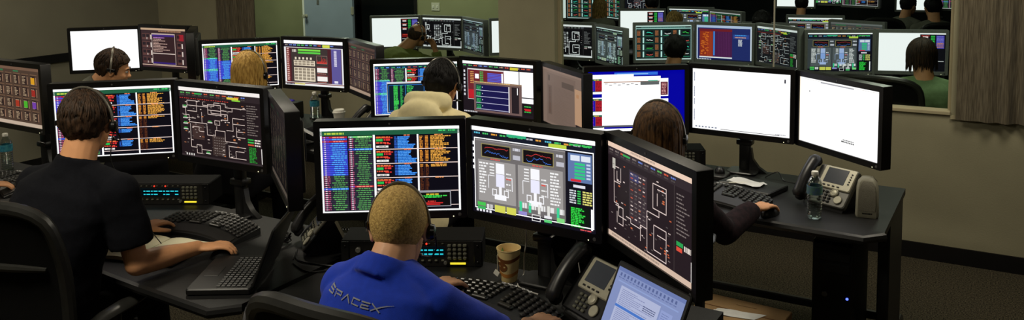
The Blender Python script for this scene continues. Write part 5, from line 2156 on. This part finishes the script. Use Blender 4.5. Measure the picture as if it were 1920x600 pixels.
# beyond the glass
person('bald man in olive jacket leaning on his hand, beyond the glass', (-5.42, 6.55, .52), (-5.36, 6.78, .90), (-5.235, 6.86, 1.045), 78, 10, 10, 80,
       'skin3', 'olive', 'long', 'denim', 'thin', 'hair_dark',
       larm=((-5.55, 7.05, .74), (-5.45, 7.25, .73), (-5.40, 7.4, .715), UPV, .4), rarm=((-5.10, 7.02, .735), (-5.11, 6.99, .88), (-5.15, 6.98, .97), (.3, 1, 0), .7),
       vox=.008, seed=14, sh_w=.19, k=1.08, detail=False, hs_label='headset of the bald man in olive, with pale band')
person('person with thick dark wavy hair in pale green shirt, in the big black chair', (-.56, 6.42, .50), (-.565, 6.49, .965), (-.597, 6.56, 1.11), 95, 4, 0, 92,
       'skin', 'green_cloth', 'long', 'denim', 'bob', 'hair_dark',
       larm=((-.83, 6.7, .74), (-.8, 6.95, .70), (-.78, 7.1, .69), UPV, .4), rarm=((-.28, 6.7, .74), (-.33, 6.95, .70), (-.36, 7.1, .69), UPV, .4),
       vox=.009, seed=16, sh_w=.18, k=1.03, detail=False, hs=False)
person('dark silhouette with round black hair before the teal grid of graphs', (-2.5, 6.5, .50), (-2.48, 6.67, .88), (-2.475, 6.75, 1.035), 110, 4, 0, 105,
       'skin3', 'black_cloth', 'long', 'denim', 'short', 'hair_black', vox=.01, seed=18, detail=False, hs=False, thick=.02)
far = [('far person with long yellow hair by the green gauge grid', (-5.10, 10.9, 1.03), 95, 'grey_cloth', 'long', 'hair_sand', None),
       ('far person with short sandy hair, head over the teal grid screen', (-3.27, 8.9, 1.055), 100, 'black_cloth', 'short', 'hair_sand', None),
       ('far person with black hair beside the dense white symbols', (-4.09, 10.3, 1.145), 120, 'black_cloth', 'short', 'hair_black', None),
       ('far black silhouette in front of the two white pages', (-2.66, 12.3, 1.03), 95, 'black_cloth', 'short', 'hair_black', None),
       ('far person with dark crew cut and grey shirt, left of the pair', (-1.22, 11.6, 1.095), 60, 'grey_cloth', 'short', 'hair_black', None),
       ('far person with dark hair and grey shirt, nearer the curtain, in a black chair', (-.853, 10.4, 1.165), 110, 'grey_cloth', 'short', 'hair_black', None),
       ('far black head in front of the mostly white screen over the orange and blue screen', (-2.13, 8.18, 1.145), 95, 'black_cloth', 'short', 'hair_black', None)]
for n, (lb, c, face, shirt, hr, hm, _) in enumerate(far):
    f = V((math.cos(R(face)), math.sin(R(face)), 0))
    c = V(c)
    nb = c - f * .07 - V((0, 0, .15))
    person(lb, nb - f * .08 - V((0, 0, .44)), nb, c, face, 4, 0, None, 'skin', shirt, 'long', 'denim', hr, hm, vox=.013, seed=30 + n, detail=False, hs=False)
# person at the photo edge, only the hand on the keyboard shows
person('person out at the photo edge, one hand resting on the keyboard', (-4.78, 1.68, .56), (-4.77, 1.86, 1.08), (-4.76, 1.96, 1.23), 95, 6, 0, 92,
       'skin', 'navy', 'long', 'denim', 'short', 'hair_dark',
       larm=((-5.02, 2.05, .80), (-4.86, 2.25, .775), (-4.8, 2.42, .765), UPV, .45), rarm=((-4.56, 2.0, .79), (-4.50, 2.235, .778), (-4.43, 2.39, .765), UPV, .5),
       vox=.006, seed=20, sh_w=.17, hs=False)

# ================================================================== things on and around the desks
office_chair('black office chair of the man in navy, with curved back and one armrest showing', -3.12, 1.79, 15, 1.10, .54, lift=.02)
office_chair('black office chair behind the man in the blue shirt, broad ridged top rim', -1.31, 1.635, 0, 1.155, .54, .38)
office_chair('black office chair of the long-haired woman, armrest showing by her side', -1.30, 3.05, 0, .98, .48, .38, lift=.25)
office_chair('large black chair back beyond the glass, around the person in green', -.87, 6.41, 0, 1.065, .66, .38, False, group='chairs beyond the glass').location.z = -.05
office_chair('far black chair back beside the far person with dark crew cut', -1.37, 10.8, 0, 1.07, .46, .38, False, group='chairs beyond the glass').location.z = -.05
office_chair('far black chair back of the far person in grey by the curtain', -.80, 10.27, 20, 1.08, .48, .36, False, group='chairs beyond the glass').location.z = -.05

keyboard('black ergonomic keyboard under the hands of the man in navy', -3.05, 2.45, 5)
keyboard('black ergonomic keyboard by the coffee cup of the man in blue', -1.50, 2.365, -9)
keyboard('black ergonomic keyboard of the long-haired woman, below the blank white desktop', -1.22, 3.93, -8)
keyboard('black ergonomic keyboard at the photo edge, below the brown gauge grid', -4.62, 2.42, 2)
mouse('black mouse under the hand of the man in navy', -2.722, 2.25, -42)
mouse('black mouse under the hand of the long-haired woman', -.942, 3.80, -20)
mouse('black mouse under the hand of the man in blue', -1.26, 2.285, 8)
phone('black desk phone turned aside below the edge-on monitor', -2.47, 2.55, -43, True)
phone('black desk phone with silver display plate, behind the laptop with a lit page', -1.20, 2.50, -27, True)
phone('silver desk phone with dark handset beside the water bottle and grey speaker', -.745, 4.09, -23)
phone('desk phone whose dark handset arches beside the lidded paper cup', -3.565, 4.13, -30, True)
comm_panel('intercom panel with cyan text, behind the shoulder of the man in navy', -3.595, 2.575, 27.9, .55)
comm_panel('intercom panel with cyan text, just past the neck of the man in blue', -1.99, 2.53, 28.5, .55)
comm_panel('intercom panel with lit yellow bar, right beside the long brown hair', -1.69, 4.30, 28, .55)
laptop('dark laptop with screen seen edge-on, keyboard facing the man in navy', -2.42, 2.18, -59, None, 112)
laptop('open laptop with a lit blue-white page at the bottom of the photo', -.965, 2.238, -29, pic_page(50), 115)
bottle('clear water bottle with green and blue label beside the silver desk phone', -.762, 3.85, 'label_green')
bottle('clear water bottle with teal label in front of the wall, near the lidded paper cup', -4.287, 4.40, 'label_teal')
bottle('clear water bottle at the photo edge below the brown gauge grid', -4.93, 2.60, 'label_teal')

# coffee cup with tea bag
t = thing('paper_cup', 'tan paper cup with brown bands and a green tea-bag tag, under the twin vehicle diagram', 'cup', (-1.592, 2.60, DESK))
b = NB()
prof = [(.029, .0), (.030, .002), (.0435, .118), (.0455, .12), (.0455, .124), (.043, .124), (.0405, .118), (.031, .03), (.004, .028)]
add_lathe(b, prof, 32)
obj('cup_wall', b, 'cup', t)
rad = lambda z: .030 + (.0435 - .030) * z / .118
for (zc, m) in ((.088, 'cup_band'), (.032, 'cup_band_r')):
    b = NB()
    ra, rb = [], []
    for k in range(33):
        a = 2 * math.pi * k / 32
        zz = zc + .006 * math.sin(2 * a + 1)
        for ring, q in ((ra, zz - .007), (rb, zz + .007)):
            r_ = rad(q) + .0006
            ring.append(b.verts.new((r_ * math.cos(a), r_ * math.sin(a), q)))
    for k in range(32):
        b.faces.new((ra[k], ra[k + 1], rb[k + 1], rb[k]))
    obj('printed_band', b, m, t, label='wavy brown printed band')
b = NB()
for (r0, r1, m_) in ((.0, .017, 0),):
    c0 = R(-105)
    vs = []
    for k in range(20):
        a = 2 * math.pi * k / 20
        zz = .060 + .019 * math.sin(a)
        aa = c0 + .62 * math.cos(a)
        r_ = rad(zz) + .0012
        vs.append(b.verts.new((r_ * math.cos(aa), r_ * math.sin(aa), zz)))
    cv = b.verts.new(((rad(.06) + .0016) * math.cos(c0), (rad(.06) + .0016) * math.sin(c0), .06))
    for k in range(20):
        b.faces.new((cv, vs[k], vs[(k + 1) % 20]))
obj('printed_emblem', b, 'cup_band', t, label='round brown printed emblem')
b = NB()
add_lathe(b, [(.002, .095), (.0385, .095), (.0385, .096), (.002, .096)], 24)
obj('tea', b, 'cup_band_r', t)
b = NB()
vs = [b.verts.new(p) for p in ((-.03, -.012, .098), (-.006, -.022, .1), (-.012, -.026, .129), (-.03, -.009, .099), (-.006, -.018, .1), (-.012, -.023, .129))]
b.faces.new(vs[:3])
b.faces.new(vs[3:][::-1])
for i in range(3):
    b.faces.new((vs[i], vs[3 + i], vs[3 + (i + 1) % 3], vs[(i + 1) % 3]))
obj('tea_bag', b, 'tea', t, False, label='green corner of a tea bag')
b = NB()
add_tube(b, [(-.02, -.036, .124), (-.027, -.038, .1), (-.029, -.034, .06), (-.032, -.032, .04)], .0009, 5)
obj('string', b, 'paper', t)
b = NB()
add_box(b, (-.033, -.034, .032), (.022, .004, .02), Matrix.Rotation(R(30), 3, 'Y'), .001)
obj('paper_tag', b, 'white', t, label='white paper tag on a string')

# lidded cup
t = thing('lidded_cup', 'white paper cup with white lid at the foot of the post', 'cup', (-4.06, 4.40, DESK))
b = NB()
add_lathe(b, [(.028, 0), (.030, .002), (.041, .085), (.02, .086)], 28)
obj('cup_wall', b, 'white', t)
b = NB()
add_lathe(b, [(.044, .082), (.0455, .086), (.0445, .092), (.040, .094), (.038, .105), (.036, .107), (.034, .103), (.005, .103)], 28)
obj('lid', b, 'white', t)

# notebook under the arm
t = thing('notebook', 'open notebook with blank cream pages under the arm of the man in navy', 'notebook', (-3.045, 2.15, DESK), R(14))
b = NB()
add_rbox(b, (0, 0, .0025), (.41, .262, .005), .006)
obj('cover', b, 'kb', t)
for s in (-1, 1):
    b = NB()
    rings = []
    for i in range(9):
        q = i / 8
        h_ = .006 + .012 * math.sin(math.pi * min(1, q * 1.25)) * (1 - q) + .002
        xx = s * (.002 + .195 * q)
        rings.append([b.verts.new((xx, -.125, .0052)), b.verts.new((xx, .125, .0052)), b.verts.new((xx, .125, .0052 + h_)), b.verts.new((xx, -.125, .0052 + h_))])
    skin(b, rings, True)
    obj('page_block', b, 'paper', t)

# speaker
t = thing('desk_speaker', 'grey upright desk speaker with rounded top near the desk end', 'speaker', (-.565, 4.0, DESK), R(8))
b = NB()
rings = []
for (z, w, y0, y1) in ((0, .092, -.045, .04), (.012, .098, -.05, .045), (.12, .092, -.03, .05), (.15, .08, -.018, .05), (.168, .05, -.004, .046), (.172, .02, .008, .036)):
    rings.append([b.verts.new((sx * w / 2 * e, yy, z)) for (sx, e, yy) in ((-1, .8, y0), (1, .8, y0), (1, 1, y0 + .014), (1, 1, y1 - .014), (1, .8, y1), (-1, .8, y1), (-1, 1, y1 - .014), (-1, 1, y0 + .014))])
skin(b, rings, True)
obj('case', b, 'speaker', t)
b = NB()
rings = []
for (z, w, y) in ((.032, .066, -.0495), (.06, .07, -.046), (.12, .066, -.0335), (.145, .056, -.0245), (.158, .036, -.0145)):
    rings.append([b.verts.new((-w / 2, y, z)), b.verts.new((w / 2, y, z)), b.verts.new((w / 2, y + .006, z)), b.verts.new((-w / 2, y + .006, z))])
skin(b, rings, True)
obj('grille', b, 'speaker_g', t)
b = NB()
x = -.018
for k in range(7):
    add_box(b, (x, -.0502, .021), (.0036, .0016, .006))
    x += .006
obj('maker_mark', b, 'phone_dark', t, False)['kind'] = 'stuff'

# computer under the desk
t = thing('computer_tower', 'black computer tower with one blue light under the desk', 'computer', (-.685, 4.10, 0))
b = NB()
add_box(b, (0, 0, .31), (.175, .42, .60), None, .006)
obj('case', b, 'desk_side', t)
b = NB()
add_box(b, (0, -.218, .31), (.17, .016, .59), None, .005)
obj('front_panel', b, 'bezel', t)
b = NB()
for z in (.55, .495):
    add_box(b, (0, -.228, z), (.148, .006, .042), None, .002)
obj('drive_bay', b, 'steel', t)
b = NB()
add_lathe(b, [(.012, 0), (.012, .003), (.009, .004)], 18, (-.03, -.226, .37), Matrix.Rotation(R(90), 3, 'X'))
obj('emblem', b, 'emblem', t, label='small round emblem')
b = NB()
add_ell(b, (.066, -.228, .365), (.006, .004, .006), None, 10, 8)
obj('power_light', b, 'led_b', t, label='blue power light')
b = NB()
for sx in (-.07, .07):
    for sy in (-.17, .17):
        add_box(b, (sx, sy, .005), (.03, .03, .01))
obj('foot', b, 'steel', t)

# carton
t = thing('cardboard_box', 'brown cardboard box with crumpled white label on the floor behind the laptop', 'box', (-1.02, 3.595, 0), R(-4))
b = NB()
add_box(b, (0, 0, .165), (.39, .25, .33), None, .003)
obj('carton', b, 'card', t)
b = NB()
add_box(b, (0, 0, .3308), (.39, .004, .001))
obj('flap_seam', b, 'cup_band', t, False)
b = NB()
add_box(b, (.01, .07, .3312), (.09, .012, .001), Matrix.Rotation(R(4), 3, 'Z'))
obj('printed_line', b, 'card', t, False)
b = NB()
n = 8
g = [[b.verts.new(V((-.115 + .03 * j / n + .20 * i / n, -.095 + .075 * j / n + .045 * i / n, .3325 + (.004 * noise.noise(V((i * 1.3, j * 1.1, 0))) + .002 if i < 4 else 0)))) for i in range(n + 1)] for j in range(n + 1)]
for j in range(n):
    for i in range(n):
        b.faces.new((g[j][i], g[j][i + 1], g[j + 1][i + 1], g[j + 1][i]))
obj('packing_label', b, 'tape', t, label='white label, crumpled at one end')

# loose papers and a pen
t = thing('paper_slip', 'loose crumpled paper slip lying behind the keyboard of the long-haired woman', 'paper', (-1.15, 4.16, DESK + .026), R(-20))
b = NB()
g = [[b.verts.new(V((-.09 + .18 * i / 8, -.045 + .09 * j / 6, .006 + .014 * abs(noise.noise(V((i * .7, j * .9, 3))))))) for i in range(9)] for j in range(7)]
for j in range(6):
    for i in range(8):
        b.faces.new((g[j][i], g[j][i + 1], g[j + 1][i + 1], g[j + 1][i]))
obj('sheet', b, 'tape', t)
b = NB()
add_box(b, (.02, .005, .003), (.12, .07, .005), Matrix.Rotation(R(14), 3, 'Z'), .001)
obj('folded_sheet', b, 'shell_grey', t)
t = thing('binder', 'flat black binder lying under the loose paper slip', 'binder', (-1.13, 4.17, DESK), R(-14))
b = NB()
add_rbox(b, (0, 0, .013), (.30, .20, .026), .008)
obj('cover', b, 'kb', t)
b = NB()
add_box(b, (0, -.004, .013), (.296, .196, .016), None, .002)
obj('pages', b, 'shell', t)
t = thing('pen', 'pale pen lying by the loose paper slip', 'pen', (-1.20, 4.13, DESK + .0265), R(24))
b = NB()
add_tube(b, [(-.07, 0, .005), (.055, 0, .005), (.068, 0, .005)], [.0045, .0045, .0015], 8)
obj('barrel', b, 'white', t)
b = NB()
add_tube(b, [(-.075, 0, .005), (-.03, 0, .005)], [.005, .005], 8)
obj('pen_cap', b, 'shell_grey', t)
# small things behind
t = thing('desk_file', 'small dark upright file box with a purple cloth over it', 'file box', (-4.535, 4.43, DESK), R(6))
b = NB()
add_box(b, (0, 0, .06), (.13, .09, .12), None, .004)
obj('case', b, 'shell', t)
b = NB()
add_box(b, (-.035, -.01, .126), (.08, .07, .014), Matrix.Rotation(R(8), 3, 'Y'), .005)
obj('cloth', b, 'purple', t, label='purple cloth')
t = thing('pill_bottle', 'small orange-capped pot beside the green and blue table with the pop-up', 'pot', (-3.60, 4.42, DESK))
b = NB()
add_lathe(b, [(.018, 0), (.02, .003), (.02, .07), (.016, .076)], 18)
obj('pot', b, 'white', t)
b = NB()
add_lathe(b, [(.022, .074), (.0225, .078), (.0225, .098), (.02, .101), (.004, .101)], 20)
obj('cap', b, 'orange', t, label='orange cap')
t = thing('trackball', 'small dark round trackball beside the intercom panel near the long brown hair', 'trackball', (-1.33, 4.29, DESK))
b = NB()
add_rbox(b, (0, 0, .012), (.10, .12, .024), .03)
obj('base', b, 'shell', t)
b = NB()
add_ell(b, (0, .01, .03), (.027, .027, .027), None, 16, 12)
obj('ball', b, 'phone_dark', t)
t = thing('cable_tangle', 'small knot of dark cable on the desk before the black turned-aside phone', 'cable knot', (-2.63, 2.47, DESK))
b = NB()
rnd = random.Random(5)
pts = []
for i in range(60):
    a = i * .9
    rr = .022 + .018 * rnd.random()
    pts.append((rr * math.cos(a), rr * math.sin(a) * 1.1, .008 + .035 * rnd.random()))
add_tube(b, pts, .0028, 5)
obj('loops', b, 'cable', t)
D_ = DESK + .003
cable('black cable curling past the open-sided dark laptop toward the turned-aside phone', [(-2.45, 2.36, D_), (-2.52, 2.45, D_), (-2.42, 2.36, D_ + .001), (-2.28, 2.38, D_), (-2.18, 2.42, D_), (-2.1, 2.3, D_)])
cable('second black cable looping on the desk under the blue and orange table screen', [(-2.30, 2.62, D_), (-2.2, 2.5, D_), (-2.28, 2.3, D_ + .001), (-2.42, 2.33, D_)])
cable('grey cable dropping behind the coffee cup from the twin vehicle screen', [(-1.565, 2.672, .95), (-1.558, 2.672, .86), (-1.57, 2.675, .79), (-1.568, 2.665, D_ + .002), (-1.53, 2.56, D_ + .0), (-1.43, 2.53, D_ + .0)], .0028, 'cable_g')
cable('thin grey cable hanging near the stand by the twin vehicle screen', [(-1.36, 2.7, .94), (-1.355, 2.69, .84), (-1.32, 2.66, D_ + .002), (-1.29, 2.63, D_)], .002, 'cable_g')
cable('short cable at the foot of the post by the silver phone', [(-1.12, 4.40, D_), (-1.06, 4.42, D_ + .03), (-1.02, 4.38, D_), (-.95, 4.36, D_)], .003)
cable('thin grey cable under the twin vehicle screen across the desk', [(-1.54, 2.68, D_), (-1.42, 2.62, D_ + .001), (-1.33, 2.5, D_), (-1.36, 2.52, D_)], .002, 'cable_g')
cable('headset wire of the man in navy down to the desk', [H_navy @ V((.1, -.01, -.03)) + V((-3.048, 1.915, 1.297)), (-2.945, 1.935, 1.16), (-2.93, 1.98, 1.05), (-2.95, 2.08, .86), (-2.99, 2.16, .76)], .0022)


# ------------------------------------------------------------------ lettering on the blue shirt
def lettering(root, shirt, origin, facing, width, drop):
    """strokes of the printed word laid on the back of the shirt"""
    dg = bpy.context.evaluated_depsgraph_get()
    bvh = BVHTree.FromObject(shirt, dg)
    base = V(root.location)
    fw = V((math.cos(R(facing)), math.sin(R(facing)), 0))
    rt = fw.cross(V((0, 0, 1)))
    th = .2
    L = {
        'S': [[(.9, .92), (.12, .92), (.12, .54), (.88, .54), (.88, .08), (.1, .08)]],
        'P': [[(.12, 0), (.12, .62)], [(.0, .92), (.9, .92), (.9, .46), (.3, .46)]],
        'A': [[(.0, 0), (.5, 1.0), (1.0, 0)]],
        'C': [[(.95, .92), (.12, .92), (.12, .08), (.95, .08)]],
        'E': [[(.08, .92), (.95, .92)], [(.12, .5), (.85, .5)], [(.95, .08), (.12, .08), (.12, .32)]],
        'X': [[(.0, 1.0), (.95, 0)], [(.05, 0), (.5, .42), (.95, .75), (1.5, 1.08), (2.1, 1.28)]],
    }
    b = NB()
    x = 0.0
    lw, lh = width / 7.2, width / 7.2 * .5
    quads = []
    for ch in 'SPACEX':
        for stroke in L[ch]:
            for (p, q) in zip(stroke, stroke[1:]):
                a, c = V((p[0] * lw + x, p[1] * lh)), V((q[0] * lw + x, q[1] * lh))
                d = c - a
                n = V((-d.y, d.x)).normalized() * (lh * th / 2)
                e = d.normalized() * (lh * th / 2)
                thin = 1.0
                N = max(2, int(d.length / .004))
                for i in range(N):
                    u0, u1 = i / N, (i + 1) / N
                    k0 = k1 = 1.0
                    if ch == 'X' and len(stroke) > 2 and p[0] >= .9:
                        k0 = max(.25, 1 - (p[0] + (q[0] - p[0]) * u0 - .9) * .6)
                        k1 = max(.25, 1 - (p[0] + (q[0] - p[0]) * u1 - .9) * .6)
                    A = a + d * u0 - (e if i == 0 else V((0, 0)))
                    B = a + d * u1 + (e if i == N - 1 else V((0, 0)))
                    quads.append([A - n * k0, B - n * k1, B + n * k1, A + n * k0])
        x += lw * 1.2
    for qd in quads:
        vs = []
        for w in qd:
            p = V(origin) + rt * (w.x - width * .42) + V((0, 0, w.y - w.x * .06)) - base
            hit = bvh.ray_cast(p - fw * .4, fw)
            if hit[0] is None:
                break
            nn = hit[1] if hit[1].dot(fw) < 0 else -hit[1]
            vs.append(b.verts.new(hit[0] + nn * .0028))
        if len(vs) == 4:
            b.faces.new(vs)
    o = obj('printed_lettering', b, 'print', root, False, label='pale grey printed word across the upper back', fix=False)
    return o


blue_root = sh_blue.parent
lettering(blue_root, sh_blue, (-1.53, 1.70, 1.013), 92, .205, 0)
